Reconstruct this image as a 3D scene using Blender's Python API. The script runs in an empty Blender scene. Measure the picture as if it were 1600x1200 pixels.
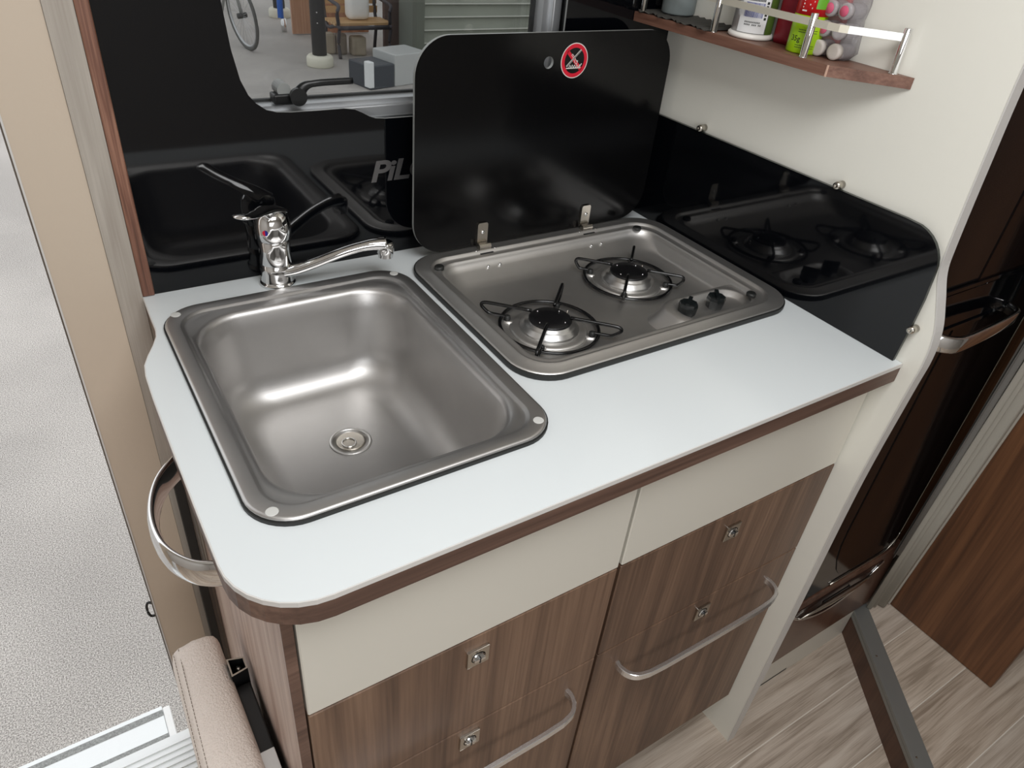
import bpy, bmesh, math, random
from mathutils import Vector, Matrix
from mathutils.geometry import tessellate_polygon
random.seed(7)
S = bpy.context.scene
C = S.collection
PI = math.pi
# ---------------------------------------------------------------- camera, world, lights, exposure
cam = bpy.data.cameras.new('camera'); cam_o = bpy.data.objects.new('camera', cam); C.objects.link(cam_o)
Rm = Matrix(((0.8426802143, 0.2509541882, -0.4763528649), (-0.5314322745, 0.5296987088, -0.6610590106),
             (0.0864279700, 0.8102106352, 0.5797317765)))
cam_o.matrix_world = Matrix.Translation((-0.0696, -0.89755, 1.37228)) @ Rm.to_4x4()
cam.sensor_width = 36.0; cam.lens = 1133.6 / 1600 * 36; cam.clip_start = 0.02; cam.clip_end = 200
S.camera = cam_o
S.view_settings.view_transform = 'Standard'; S.view_settings.look = 'None'
S.view_settings.exposure = 0.0; S.view_settings.gamma = 1.0
S.view_settings.use_curve_mapping = False
w = bpy.data.worlds.new('overcast_sky'); S.world = w; w.use_nodes = True
wn = w.node_tree; bg = wn.nodes['Background']
bg.inputs[0].default_value = (0.97, 0.98, 1.0, 1); bg.inputs[1].default_value = 1.4

def area(name, loc, direction, sx, sy, power, col=(1, 1, 1)):
    l = bpy.data.lights.new(name, 'AREA'); l.shape = 'RECTANGLE'; l.size = sx; l.size_y = sy
    l.energy = power; l.color = col
    o = bpy.data.objects.new(name, l); C.objects.link(o); o.location = loc
    o.rotation_euler = Vector(direction).to_track_quat('-Z', 'Y').to_euler()
    return o
# daylight through the unseen rooflight; added fill lamp across the aisle, no window there
area('rooflight_daylight', (0.20, -0.95, 1.925), (0.0, 0.05, -1), 0.66, 0.62, 12, (0.99, 0.995, 1.0))
area('aisle_fill', (-0.25, -1.90, 1.35), (0.25, 1, -0.22), 1.1, 0.5, 11.5, (0.96, 0.98, 1.0))  # unseen fill lamp added to brighten the upright faces

# ---------------------------------------------------------------- helpers
def obj(name, bm, mat, parent=None, smooth=False, label=None):
    me = bpy.data.meshes.new(name)
    if smooth:
        for f in bm.faces: f.smooth = True
    bm.to_mesh(me); bm.free()
    for m in (mat if isinstance(mat, (list, tuple)) else [mat]): me.materials.append(m)
    o = bpy.data.objects.new(name, me); C.objects.link(o)
    if parent is not None: attach(o, parent)
    if label: o['label'] = label
    return o
def attach(o, parent):
    o.parent = parent
    if parent.type == 'EMPTY': o.matrix_parent_inverse = Matrix.Translation(parent.location).inverted()
def thing(name, label, cat, loc=(0, 0, 0), group=None):
    o = bpy.data.objects.new(name, None); C.objects.link(o); o.location = loc
    o.empty_display_size = 0.02
    o['label'] = label; o['category'] = cat
    if group: o['group'] = group
    return o
def tag(o, label, cat, group=None):
    o['label'] = label; o['category'] = cat
    if group: o['group'] = group
    return o
def struct(name, bm, mat, smooth=False, label=None):
    o = obj(name, bm, mat, None, smooth); o['kind'] = 'structure'; o['category'] = name.split('_')[0]
    if label: o['label'] = label
    return o
def bxm(bm, x0, x1, y0, y1, z0, z1, mi=0):
    vs = [bm.verts.new((x, y, z)) for x in (x0, x1) for y in (y0, y1) for z in (z0, z1)]
    fs = [(0, 1, 3, 2), (4, 6, 7, 5), (0, 4, 5, 1), (2, 3, 7, 6), (0, 2, 6, 4), (1, 5, 7, 3)]
    out = []
    for f in fs:
        g = bm.faces.new([vs[i] for i in f]); g.material_index = mi; out.append(g)
    return vs
def box(x0, x1, y0, y1, z0, z1, bev=0.0, seg=2):
    bm = bmesh.new(); bxm(bm, x0, x1, y0, y1, z0, z1)
    bmesh.ops.recalc_face_normals(bm, faces=bm.faces)
    if bev > 0:
        bmesh.ops.bevel(bm, geom=list(bm.edges), offset=bev, segments=seg, profile=0.5, affect='EDGES')
    return bm
def rrect(x0, x1, y0, y1, r, n=8):
    r = min(r, (x1 - x0) / 2 - 1e-4, (y1 - y0) / 2 - 1e-4)
    pts = []
    for cx, cy, a0 in ((x1 - r, y1 - r, 0), (x0 + r, y1 - r, PI / 2), (x0 + r, y0 + r, PI), (x1 - r, y0 + r, 1.5 * PI)):
        for i in range(n + 1):
            a = a0 + PI / 2 * i / n
            pts.append((cx + r * math.cos(a), cy + r * math.sin(a)))
    return pts
def loft(loops, cap_end=True, cap_start=False, bm=None, mi=0):
    """loops: list of lists of 3-D points with equal counts"""
    bm = bm or bmesh.new()
    vv = [[bm.verts.new(p) for p in lp] for lp in loops]
    n = len(vv[0])
    for a, b in zip(vv[:-1], vv[1:]):
        for i in range(n):
            j = (i + 1) % n
            f = bm.faces.new((a[i], a[j], b[j], b[i])); f.material_index = mi
    if cap_end: bm.faces.new(vv[-1]).material_index = mi
    if cap_start: bm.faces.new(list(reversed(vv[0]))).material_index = mi
    bmesh.ops.recalc_face_normals(bm, faces=bm.faces)
    return bm
def rl(x0, x1, y0, y1, r, z, n=8): return [(x, y, z) for x, y in rrect(x0, x1, y0, y1, r, n)]
def lathe(prof, c, seg=32, axis='z', bm=None, mi=0, cap=True):
    bm = bm or bmesh.new(); rings = []
    for r, h in prof:
        ring = []
        for i in range(seg):
            a = 2 * PI * i / seg; u, v = r * math.cos(a), r * math.sin(a)
            p = {'z': (u, v, h), 'y': (u, h, v), 'x': (h, u, v)}[axis]
            ring.append((c[0] + p[0], c[1] + p[1], c[2] + p[2]))
        rings.append(ring)
    return loft(rings, cap, cap, bm, mi)
def plate(outline, w0, w1, axis='z', holes=(), bm=None, mi=0):
    bm = bm or bmesh.new()
    def P(u, v, ww): return {'z': (u, v, ww), 'y': (u, ww, v), 'x': (ww, u, v)}[axis]
    loops = [list(outline)] + [list(h) for h in holes]
    flat = [p for l in loops for p in l]
    tris = tessellate_polygon([[Vector((u, v, 0)) for u, v in l] for l in loops])
    A = [bm.verts.new(P(u, v, w0)) for u, v in flat]; B = [bm.verts.new(P(u, v, w1)) for u, v in flat]
    for t in tris:
        try:
            bm.faces.new([A[i] for i in t]).material_index = mi
            bm.faces.new([B[i] for i in reversed(t)]).material_index = mi
        except ValueError: pass
    k = 0
    for l in loops:
        n = len(l)
        for i in range(n):
            j = (i + 1) % n
            bm.faces.new((A[k + i], A[k + j], B[k + j], B[k + i])).material_index = mi
        k += n
    bmesh.ops.recalc_face_normals(bm, faces=bm.faces)
    return bm
def smooth_path(pts, sub=6, closed=False):
    P = [Vector(p) for p in pts]; n = len(P); out = []
    rng = range(n) if closed else range(n - 1)
    for i in rng:
        p1, p2 = P[i], P[(i + 1) % n]
        p0 = P[(i - 1) % n] if (closed or i > 0) else p1 * 2 - p2
        p3 = P[(i + 2) % n] if (closed or i < n - 2) else p2 * 2 - p1
        for k in range(sub):
            t = k / sub
            out.append(0.5 * ((2 * p1) + (p2 - p0) * t + (2 * p0 - 5 * p1 + 4 * p2 - p3) * t * t + (3 * p1 - p0 - 3 * p2 + p3) * t ** 3))
    if not closed: out.append(P[-1])
    return out
def sweep(path, prof, up=(0, 0, 1), closed=False, bm=None, mi=0, scale=None):
    """prof: list of (side, up) offsets"""
    bm = bm or bmesh.new(); P = [Vector(p) for p in path]; n = len(P); rings = []
    upv = Vector(up); last = None
    for i in range(n):
        a = P[(i - 1) % n] if (closed or i > 0) else P[i]
        b = P[(i + 1) % n] if (closed or i < n - 1) else P[i]
        t = (b - a).normalized(); s = t.cross(upv)
        if s.length < 1e-3: s = last or Vector((1, 0, 0))
        s.normalize(); last = s; u = s.cross(t).normalized()
        k = scale[i] if scale else 1.0
        rings.append([bm.verts.new(P[i] + s * (x * k) + u * (y * k)) for x, y in prof])
    m = len(prof)
    for i in range(n if closed else n - 1):
        A, B = rings[i], rings[(i + 1) % n]
        for j in range(m):
            q = (j + 1) % m
            bm.faces.new((A[j], A[q], B[q], B[j])).material_index = mi
    if not closed:
        bm.faces.new(rings[0]).material_index = mi; bm.faces.new(list(reversed(rings[-1]))).material_index = mi
    bmesh.ops.recalc_face_normals(bm, faces=bm.faces)
    return bm
def circ(r, n=10, ry=None): return [(r * math.cos(2 * PI * i / n), (ry or r) * math.sin(2 * PI * i / n)) for i in range(n)]
def tube(path, r, closed=False, n=8, bm=None, mi=0, scale=None): return sweep(path, circ(r, n), closed=closed, bm=bm, mi=mi, scale=scale)
def dup(root, loc, label=None):
    r = root.copy(); C.objects.link(r); r.location = loc
    if label: r['label'] = label
    for ch in list(root.children):
        c = ch.copy(); C.objects.link(c); c.parent = r; c.matrix_parent_inverse = ch.matrix_parent_inverse.copy()
        for g in ch.children:
            d = g.copy(); C.objects.link(d); d.parent = c
    return r
def dup_part(p, delta, parent):
    """copy of a part (mesh built in world coordinates) moved by delta"""
    c = p.copy(); C.objects.link(c); c.parent = parent
    c.matrix_parent_inverse = p.matrix_parent_inverse.copy(); c.location = Vector(p.location) + Vector(delta)
    for g in p.children:
        d = g.copy(); C.objects.link(d); d.parent = c
    return c

# ---------------------------------------------------------------- materials
def lin(c):
    return tuple(((v / 255) / 12.92 if v <= 10 else (((v / 255) + 0.055) / 1.055) ** 2.4) for v in c)
def mat(name, col, rough=0.5, metal=0.0, coat=0.0, spec=0.5, bump=None, var=None, emis=None):
    """col: sRGB 0-255; bump: (scale, strength, stretch); var: (scale, amount)"""
    m = bpy.data.materials.new(name); m.use_nodes = True; nt = m.node_tree; b = nt.nodes['Principled BSDF']
    b.inputs['Base Color'].default_value = (*lin(col), 1); b.inputs['Roughness'].default_value = rough
    b.inputs['Metallic'].default_value = metal; b.inputs['Coat Weight'].default_value = coat
    b.inputs['Specular IOR Level'].default_value = spec
    if bump or var:
        tc = nt.nodes.new('ShaderNodeTexCoord')
    if var:
        n = nt.nodes.new('ShaderNodeTexNoise'); n.inputs['Scale'].default_value = var[0]; n.inputs['Detail'].default_value = 6
        nt.links.new(tc.outputs['Object'], n.inputs['Vector'])
        cr = nt.nodes.new('ShaderNodeValToRGB'); c = lin(col)
        cr.color_ramp.elements[0].position = 0.3; cr.color_ramp.elements[1].position = 0.7
        cr.color_ramp.elements[0].color = (*[v * (1 - var[1]) for v in c], 1); cr.color_ramp.elements[1].color = (*[min(1, v * (1 + var[1])) for v in c], 1)
        nt.links.new(n.outputs['Fac'], cr.inputs['Fac']); nt.links.new(cr.outputs['Color'], b.inputs['Base Color'])
    if bump:
        mp = nt.nodes.new('ShaderNodeMapping'); mp.inputs['Scale'].default_value = bump[2] if len(bump) > 2 else (1, 1, 1)
        nt.links.new(tc.outputs['Object'], mp.inputs['Vector'])
        n = nt.nodes.new('ShaderNodeTexNoise'); n.inputs['Scale'].default_value = bump[0]; n.inputs['Detail'].default_value = 4
        nt.links.new(mp.outputs['Vector'], n.inputs['Vector'])
        bp = nt.nodes.new('ShaderNodeBump'); bp.inputs['Strength'].default_value = bump[1]; bp.inputs['Distance'].default_value = 0.002
        nt.links.new(n.outputs['Fac'], bp.inputs['Height']); nt.links.new(bp.outputs['Normal'], b.inputs['Normal'])
    return m
def wood(name, dark, mid, light, grain='z', rough=0.45, fine=60, coat=0.0, contrast=1.0, off=(0, 0, 0)):
    m = bpy.data.materials.new(name); m.use_nodes = True; nt = m.node_tree; b = nt.nodes['Principled BSDF']
    b.inputs['Roughness'].default_value = rough; b.inputs['Coat Weight'].default_value = coat
    tc = nt.nodes.new('ShaderNodeTexCoord')
    def noise(sc, det, dist, long):
        mp = nt.nodes.new('ShaderNodeMapping'); mp.inputs['Location'].default_value = off
        k = {'x': (long, 1, 1), 'y': (1, long, 1), 'z': (1, 1, long)}[grain]
        mp.inputs['Scale'].default_value = tuple(sc * v for v in k)
        nt.links.new(tc.outputs['Object'], mp.inputs['Vector'])
        n = nt.nodes.new('ShaderNodeTexNoise'); n.inputs['Scale'].default_value = 1; n.inputs['Detail'].default_value = det
        n.inputs['Distortion'].default_value = dist
        nt.links.new(mp.outputs['Vector'], n.inputs['Vector']); return n
    a = noise(fine * 0.35, 8, 1.1, 0.07); f = noise(fine * 4, 4, 0.2, 0.02)
    mx = nt.nodes.new('ShaderNodeMath'); mx.operation = 'MULTIPLY_ADD'; mx.inputs[1].default_value = 0.35
    nt.links.new(f.outputs['Fac'], mx.inputs[0])
    sc = nt.nodes.new('ShaderNodeMath'); sc.operation = 'MULTIPLY'; sc.inputs[1].default_value = 0.65
    nt.links.new(a.outputs['Fac'], sc.inputs[0]); nt.links.new(sc.outputs[0], mx.inputs[2])
    cr = nt.nodes.new('ShaderNodeValToRGB'); e = cr.color_ramp.elements
    e[0].position = 0.5 - 0.14 / contrast; e[0].color = (*lin(dark), 1); e[1].position = 0.5 + 0.14 / contrast; e[1].color = (*lin(light), 1)
    x = e.new(0.5); x.color = (*lin(mid), 1)
    nt.links.new(mx.outputs[0], cr.inputs['Fac']); nt.links.new(cr.outputs['Color'], b.inputs['Base Color'])
    bp = nt.nodes.new('ShaderNodeBump'); bp.inputs['Strength'].default_value = 0.12; bp.inputs['Distance'].default_value = 0.001
    nt.links.new(f.outputs['Fac'], bp.inputs['Height']); nt.links.new(bp.outputs['Normal'], b.inputs['Normal'])
    return m
def brushed(name, col, rough=0.3, axis='x', stretch=0.02, sc=900, strength=0.04, aniso=0.0):
    k = {'x': (stretch, 1, 1), 'y': (1, stretch, 1)}[axis]
    m = mat(name, col, rough, 1.0, bump=(sc, strength, k), var=(14, 0.05))
    m.node_tree.nodes['Principled BSDF'].inputs['Anisotropic'].default_value = aniso
    return m

M = {}
M['white'] = mat('white_laminate', (215, 220, 221), 0.16, spec=0.5)
M['white_edge'] = mat('white_edge', (205, 202, 198), 0.35)
M['cream'] = mat('cream_lacquer', (211, 207, 196), 0.32, bump=(60, 0.02))
M['cream_panel'] = mat('cream_panel', (229, 227, 217), 0.4, bump=(220, 0.05, (1, 1, 0.05)))
M['walnut'] = wood('walnut_vertical', (84, 63, 50), (110, 85, 68), (132, 105, 85), 'z')
M['walnut_x'] = wood('walnut_along', (76, 55, 46), (96, 72, 61), (116, 90, 77), 'x')
M['walnut_side'] = wood('walnut_side', (152, 124, 110), (182, 158, 145), (202, 182, 168), 'z', fine=90)
M['walnut_red'] = wood('walnut_trim', (84, 54, 42), (116, 78, 62), (150, 110, 90), 'z', fine=130, contrast=1.3)
M['shelf_wood'] = wood('shelf_wood', (88, 58, 46), (112, 78, 64), (132, 97, 81), 'y', fine=90)
M['dark_wood'] = wood('mahogany_panel', (72, 46, 30), (96, 63, 41), (118, 80, 53), 'z', fine=34, contrast=1.3)
M['sill_wood'] = wood('sill_wood', (66, 42, 32), (84, 56, 42), (96, 66, 50), 'z', fine=40)
M['grey_wood'] = wood('grey_wood_wall', (150, 140, 130), (164, 156, 146), (180, 172, 162), 'z', fine=120, contrast=0.7)
M['beige'] = mat('beige_door_pillar', (196, 181, 163), 0.5, bump=(300, 0.05))
M['wall'] = mat('van_wall', (200, 192, 180), 0.6, bump=(200, 0.05))
M['far_wall'] = mat('aisle_wall', (206, 203, 199), 0.6)
M['ceiling'] = mat('ceiling_cream', (224, 222, 217), 0.6)
M['black'] = mat('black_gloss', (6, 7, 10), 0.05, spec=0.42)
M['black_lid'] = mat('black_lid_glass', (8, 8, 9), 0.16, spec=0.3)
M['black_edge'] = mat('lit_cut_edge', (150, 152, 150), 0.35)  # light caught on the black panels' edges, put into their colour
M['glass_edge'] = mat('dark_green_edge', (46, 50, 46), 0.25)
M['rubber'] = mat('black_rubber', (30, 31, 30), 0.5)
M['plastic'] = mat('black_plastic', (20, 21, 22), 0.35)
M['steel'] = brushed('brushed_steel', (205, 204, 202), 0.34, 'x')
M['steel_bowl'] = brushed('sink_steel', (190, 188, 186), 0.42, 'x', sc=500, strength=0.03)
M['hob_steel'] = brushed('hob_steel', (214, 212, 209), 0.45, 'x', sc=600, strength=0.05)
M['chrome'] = mat('chrome', (225, 225, 225), 0.06, 1.0)
M['satin'] = mat('satin_nickel', (190, 184, 174), 0.25, 1.0)
M['alu'] = mat('aluminium', (200, 202, 204), 0.4, 0.75)
M['nosing'] = mat('nosing_aluminium', (150, 151, 148), 0.45, 0.6)
M['cap_disc'] = mat('cap_disc_white', (196, 196, 192), 0.4)
M['enamel'] = mat('black_enamel', (14, 14, 15), 0.18)
M['cap'] = mat('burner_cap_black', (14, 14, 16), 0.35, bump=(900, 0.15))
M['knob'] = mat('knob_black', (22, 26, 27), 0.22)
M['leather'] = mat('beige_leather', (232, 220, 210), 0.48, bump=(380, 1.0))
M['thread'] = mat('stitching', (140, 128, 116), 0.8)
M['red'] = mat('sign_red', (205, 22, 48), 0.4)
M['pale'] = mat('sign_pale', (215, 210, 205), 0.4)
M['letter'] = mat('silver_lettering', (120, 118, 118), 0.3, 0.7)
M['blue'] = mat('indicator_blue', (28, 30, 130), 0.3)
M['red_dot'] = mat('indicator_red', (200, 20, 50), 0.3)
M['fridge'] = mat('fridge_black', (16, 15, 16), 0.1, spec=0.55)
M['fridge_brown'] = wood('fridge_brown_gloss', (17, 11, 10), (22, 14, 12), (27, 18, 15), 'z', rough=0.12, fine=30)
M['fridge_brown'].node_tree.nodes['Principled BSDF'].inputs['Specular IOR Level'].default_value = 0.25
M['bar'] = mat('bar_chrome', (232, 232, 232), 0.2, 0.9)
M['walnut_drawer'] = wood('lower_drawer_walnut', (76, 52, 42), (94, 68, 56), (108, 80, 66), 'z', rough=0.25)
M['curtain'] = mat('curtain_grey', (168, 164, 154), 0.85, bump=(700, 0.3))
M['asphalt'] = None
M['silver_white'] = mat('step_aluminium', (235, 238, 238), 0.4, 0.3, bump=(900, 0.2, (0.02, 1, 1)))
M['grit'] = mat('anti_slip_grit', (150, 152, 150), 0.9, bump=(900, 0.5), var=(300, 0.3))
# asphalt
def asphalt():
    m = bpy.data.materials.new('asphalt'); m.use_nodes = True; nt = m.node_tree; b = nt.nodes['Principled BSDF']
    tc = nt.nodes.new('ShaderNodeTexCoord')
    n1 = nt.nodes.new('ShaderNodeTexNoise'); n1.inputs['Scale'].default_value = 280; n1.inputs['Detail'].default_value = 9
    n2 = nt.nodes.new('ShaderNodeTexNoise'); n2.inputs['Scale'].default_value = 1.3; n2.inputs['Detail'].default_value = 4
    for n in (n1, n2): nt.links.new(tc.outputs['Object'], n.inputs['Vector'])
    cr = nt.nodes.new('ShaderNodeValToRGB'); e = cr.color_ramp.elements
    e[0].position = 0.36; e[0].color = (*lin((128, 123, 118)), 1); e[1].position = 0.66; e[1].color = (*lin((232, 227, 221)), 1)
    nt.links.new(n1.outputs['Fac'], cr.inputs['Fac'])
    mx = nt.nodes.new('ShaderNodeMix'); mx.data_type = 'RGBA'; mx.blend_type = 'MULTIPLY'; mx.inputs[0].default_value = 1
    c2 = nt.nodes.new('ShaderNodeValToRGB'); c2.color_ramp.elements[0].position = 0.35; c2.color_ramp.elements[1].position = 0.65
    c2.color_ramp.elements[0].color = (0.78, 0.78, 0.78, 1); c2.color_ramp.elements[1].color = (1, 1, 1, 1)
    nt.links.new(n2.outputs['Fac'], c2.inputs['Fac'])
    nt.links.new(cr.outputs['Color'], mx.inputs[6]); nt.links.new(c2.outputs['Color'], mx.inputs[7])
    nt.links.new(mx.outputs[2], b.inputs['Base Color']); b.inputs['Roughness'].default_value = 0.85
    bp = nt.nodes.new('ShaderNodeBump'); bp.inputs['Strength'].default_value = 0.6; bp.inputs['Distance'].default_value = 0.004
    nt.links.new(n1.outputs['Fac'], bp.inputs['Height']); nt.links.new(bp.outputs['Normal'], b.inputs['Normal'])
    return m
M['asphalt'] = asphalt()
def plank_mat(i):
    offs = (i * 3.7, i * 1.3, 0)
    tone = [(-8, -8, -8), (0, 0, 0), (8, 7, 5), (-3, -5, -7)][i % 4]
    f = lambda c: tuple(max(0, v + t) for v, t in zip(c, tone))
    m = wood('grey_oak_plank_%s' % 'abcd'[i % 4], f((156, 141, 126)), f((194, 179, 164)), f((212, 199, 185)), 'x', 0.5, fine=130, off=offs, contrast=1.1)
    return m
PM = [plank_mat(i) for i in range(4)]
def glass_mat():
    m = bpy.data.materials.new('acrylic_pane'); m.use_nodes = True; nt = m.node_tree; nt.nodes.clear()
    out = nt.nodes.new('ShaderNodeOutputMaterial'); t = nt.nodes.new('ShaderNodeBsdfTransparent'); g = nt.nodes.new('ShaderNodeBsdfGlossy')
    t.inputs[0].default_value = (0.68, 0.69, 0.69, 1); g.inputs['Roughness'].default_value = 0.03
    fr = nt.nodes.new('ShaderNodeFresnel'); fr.inputs[0].default_value = 1.45
    mx = nt.nodes.new('ShaderNodeMixShader'); nt.links.new(fr.outputs[0], mx.inputs[0]); nt.links.new(t.outputs[0], mx.inputs[1]); nt.links.new(g.outputs[0], mx.inputs[2])
    nt.links.new(mx.outputs[0], out.inputs[0]); return m
M['pane'] = glass_mat()
def clear_plastic(name, tint, a=0.55):
    m = bpy.data.materials.new(name); m.use_nodes = True; nt = m.node_tree; nt.nodes.clear()
    out = nt.nodes.new('ShaderNodeOutputMaterial'); t = nt.nodes.new('ShaderNodeBsdfTransparent'); p = nt.nodes.new('ShaderNodeBsdfPrincipled')
    p.inputs['Base Color'].default_value = (*lin(tint), 1); p.inputs['Roughness'].default_value = 0.15
    t.inputs[0].default_value = (0.9, 0.9, 0.9, 1)
    mx = nt.nodes.new('ShaderNodeMixShader'); mx.inputs[0].default_value = a
    nt.links.new(t.outputs[0], mx.inputs[1]); nt.links.new(p.outputs[0], mx.inputs[2]); nt.links.new(mx.outputs[0], out.inputs[0]); return m
M['bag'] = clear_plastic('clear_bag', (176, 172, 174), 0.38)
M['vial'] = clear_plastic('clear_vial', (196, 190, 192), 0.55)

W = 0.798
# ---------------------------------------------------------------- the setting
# camper shell
wb = bmesh.new()
Y0, Y1 = 0.0005, 0.038
for a in ((-1.3, -0.76, 0.0, 2.0), (-0.088, 0.08, -0.12, 2.0), (0.08, 0.634, -0.12, 1.072), (0.08, 0.634, 1.56, 2.0), (0.634, 2.6, -0.12, 2.0), (-0.76, -0.088, 1.86, 2.0)):
    bxm(wb, a[0], a[1], Y0, Y1, a[2], a[3])
wall_back = struct('wall_back', wb, M['beige'])
obj('door_pillar', box(-0.0875, -0.0275, -0.003, 0.0, -0.02, 1.86), M['beige'], wall_back)
obj('wood_cladding', box(-0.0272, 0.0, -0.0055, 0.0, -0.02, 1.95), M['grey_wood'], wall_back, label='grey woodgrain cladding strip')
obj('door_seal', tube([(-0.0900, 0.001, -0.02), (-0.0900, 0.001, 1.86)], 0.0014), mat('seal_brown', (96, 86, 76), 0.6), wall_back, True)
obj('seal_lip', box(-0.0895, -0.0875, -0.0045, 0.0, -0.02, 1.86), M['white_edge'], wall_back)
# outer skin
sk = bmesh.new()
for a in ((-1.3, -0.76, -0.2, 2.1), (-0.088, 0.08, -0.2, 2.1), (0.08, 0.634, -0.2, 1.072), (0.08, 0.634, 1.56, 2.1), (0.634, 2.6, -0.2, 2.1)):
    bxm(sk, a[0], a[1], Y1, Y1 + 0.012, a[2], a[3])
obj('outer_skin', sk, mat('white_skin', (225, 225, 222), 0.3), wall_back)
struct('wall_front', box(-1.3, 2.6, -1.99, -1.95, -0.05, 2.0), M['far_wall'])
struct('wall_left', box(-1.34, -1.3, -1.99, 0.04, -0.05, 2.0), M['far_wall'])
wr = struct('wall_right', box(2.6, 2.64, -1.99, 0.04, -0.05, 2.0), M['far_wall'])
cb = bmesh.new()
for a in ((-1.3, -0.15, -1.99, 0.04), (0.55, 2.6, -1.99, 0.04), (-0.15, 0.55, -1.99, -1.28), (-0.15, 0.55, -0.62, 0.04)):
    bxm(cb, a[0], a[1], a[2], a[3], 1.96, 2.0)
struct('ceiling', cb, M['ceiling'])
rf = struct('window_2', plate([(-0.15, -1.28), (0.55, -1.28), (0.55, -0.62), (-0.15, -0.62)], 1.945, 1.96, 'z',
            [[(-0.12, -1.25), (0.52, -1.25), (0.52, -0.65), (-0.12, -0.65)]]), M['white_edge'])
obj('pane', box(-0.15, 0.55, -1.28, -0.62, 1.985, 1.99), clear_plastic('milky_rooflight', (235, 235, 235), 0.5), rf)
# floor: lower aisle floor and a raised floor beyond the diagonal step
ROW = [-0.467 - 0.1222 * k for k in range(-4, 13)]
def xstep(y): return 1.2448 + (y + 0.4949) * 0.719
fbm = bmesh.new(); bxm(fbm, -1.3, 2.6, -1.95, -0.1005, -0.05, -0.0012); bxm(fbm, 0.0, 2.6, -0.1005, 0.0, -0.05, -0.0012)
floor = struct('floor', fbm, mat('floor_joint', (232, 224, 212), 0.7))
joints_l = [[0.10, 0.84, 1.9], [-0.35, 0.42, 1.6], [-0.1, 0.66, 1.8], [0.25, 0.95, 1.7]]
def poly_clip_step(x0, x1, ya, yb, left):
    """rectangle clipped by the diagonal step line"""
    pts = [(x0, ya), (x1, ya), (x1, yb), (x0, yb)]; out = []
    def inside(p): return (p[0] <= xstep(p[1]) - 0.001) == left
    def cut(p, q):
        fp = p[0] - xstep(p[1]); fq = q[0] - xstep(q[1]); t = fp / (fp - fq)
        return (p[0] + (q[0] - p[0]) * t, p[1] + (q[1] - p[1]) * t)
    for i in range(4):
        p, q = pts[i], pts[(i + 1) % 4]
        if inside(p): out.append(p)
        if inside(p) != inside(q): out.append(cut(p, q))
    return out
k = 0
for r in range(len(ROW) - 1):
    yb, ya = min(ROW[r], -0.002), max(ROW[r + 1], -1.948)
    if yb - ya < 0.02: continue
    for side in (True, False):
        js = joints_l[(r + 1) % 4] if side else [0.75, 1.62 + 0.2 * (r % 3), 2.3]
        xs = ([-1.298] + js + [2.5]) if side else ([0.2] + js + [2.598])
        for x0, x1 in zip(xs[:-1], xs[1:]):
            p = poly_clip_step(x0 + 0.0009, x1 - 0.0009, ya + 0.0011, yb - 0.0011, side)
            if len(p) < 3: continue
            z = 0.0 if side else 0.08
            if side and x0 < 0.0 and yb > -0.1: continue
            obj('plank', plate(p, z - 0.0035, z, 'z'), PM[(r * 3 + k) % 4], floor); k += 1
obj('raised_base', plate(poly_clip_step(0.2, 2.6, -1.95, -0.002, False), -0.0010, 0.0788, 'z'), mat('raised_base', (232, 224, 212), 0.8), floor)
# step edge at the diagonal
d = Vector((0.719, 1, 0)).normalized(); nrm = Vector((-d.y, d.x, 0))
def diag_box(y0, y1, o0, o1, z0, z1, bev=0.0):
    a = Vector((xstep(y0), y0, 0)); b = Vector((xstep(y1), y1, 0))
    q = [a + nrm * o0, b + nrm * o0, b + nrm * o1, a + nrm * o1]
    bm = plate([(v.x, v.y) for v in q], z0, z1, 'z')
    if bev: bmesh.ops.bevel(bm, geom=list(bm.edges), offset=bev, segments=2, profile=0.5, affect='EDGES')
    return bm
stp = struct('trim_1', diag_box(-1.9, -0.47, 0.0015, 0.012, 0.0005, 0.074), M['sill_wood'], label='dark walnut riser of the step up to the raised floor')
obj('step_nosing', diag_box(-1.9, -0.47, -0.022, 0.0145, 0.0745, 0.0835, 0.0015), M['nosing'], stp, label='aluminium step nosing')
obj('nosing_lip', diag_box(-1.9, -0.47, 0.0125, 0.0145, 0.064, 0.0745), M['nosing'], stp)
for yy in (-0.60, -0.775, -1.0):
    c = Vector((xstep(yy), yy, 0)) + nrm * 0.004
    obj('screw', lathe([(0.0022, 0), (0.0022, 0.0007), (0.001, 0.0009)], (c.x, c.y, 0.0835), 10), M['satin'], stp)

# window in the back wall
win = struct('window_1', plate([(0.081, 1.073), (0.633, 1.073), (0.633, 1.559), (0.081, 1.559)], 0.032, 0.052, 'y',
             [rrect(0.112, 0.585, 1.106, 1.53, 0.012, 4)]), M['alu'])
obj('window_rail', box(0.081, 0.633, 0.024, 0.034, 1.085, 1.1005, 0.002), M['alu'], win, label='bright lower window rail')
obj('window_rail', box(0.081, 0.633, 0.012, 0.034, 1.0725, 1.081, 0.002), M['alu'], win)
obj('window_rail', box(0.597, 0.6115, 0.024, 0.034, 1.1, 1.53, 0.002), M['alu'], win, label='bright right window rail')
obj('window_seal', plate(rrect(0.110, 0.587, 1.104, 1.532, 0.012, 4), 0.0525, 0.058, 'y', [rrect(0.117, 0.580, 1.109, 1.526, 0.012, 4)]), M['rubber'], win)
obj('black_surround', box(0.613, 0.633, 0.010, 0.0315, 1.1, 1.559), M['plastic'], win)
obj('pane', box(0.100, 0.600, 0.060, 0.063, 1.095, 1.545), M['pane'], win)
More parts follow.
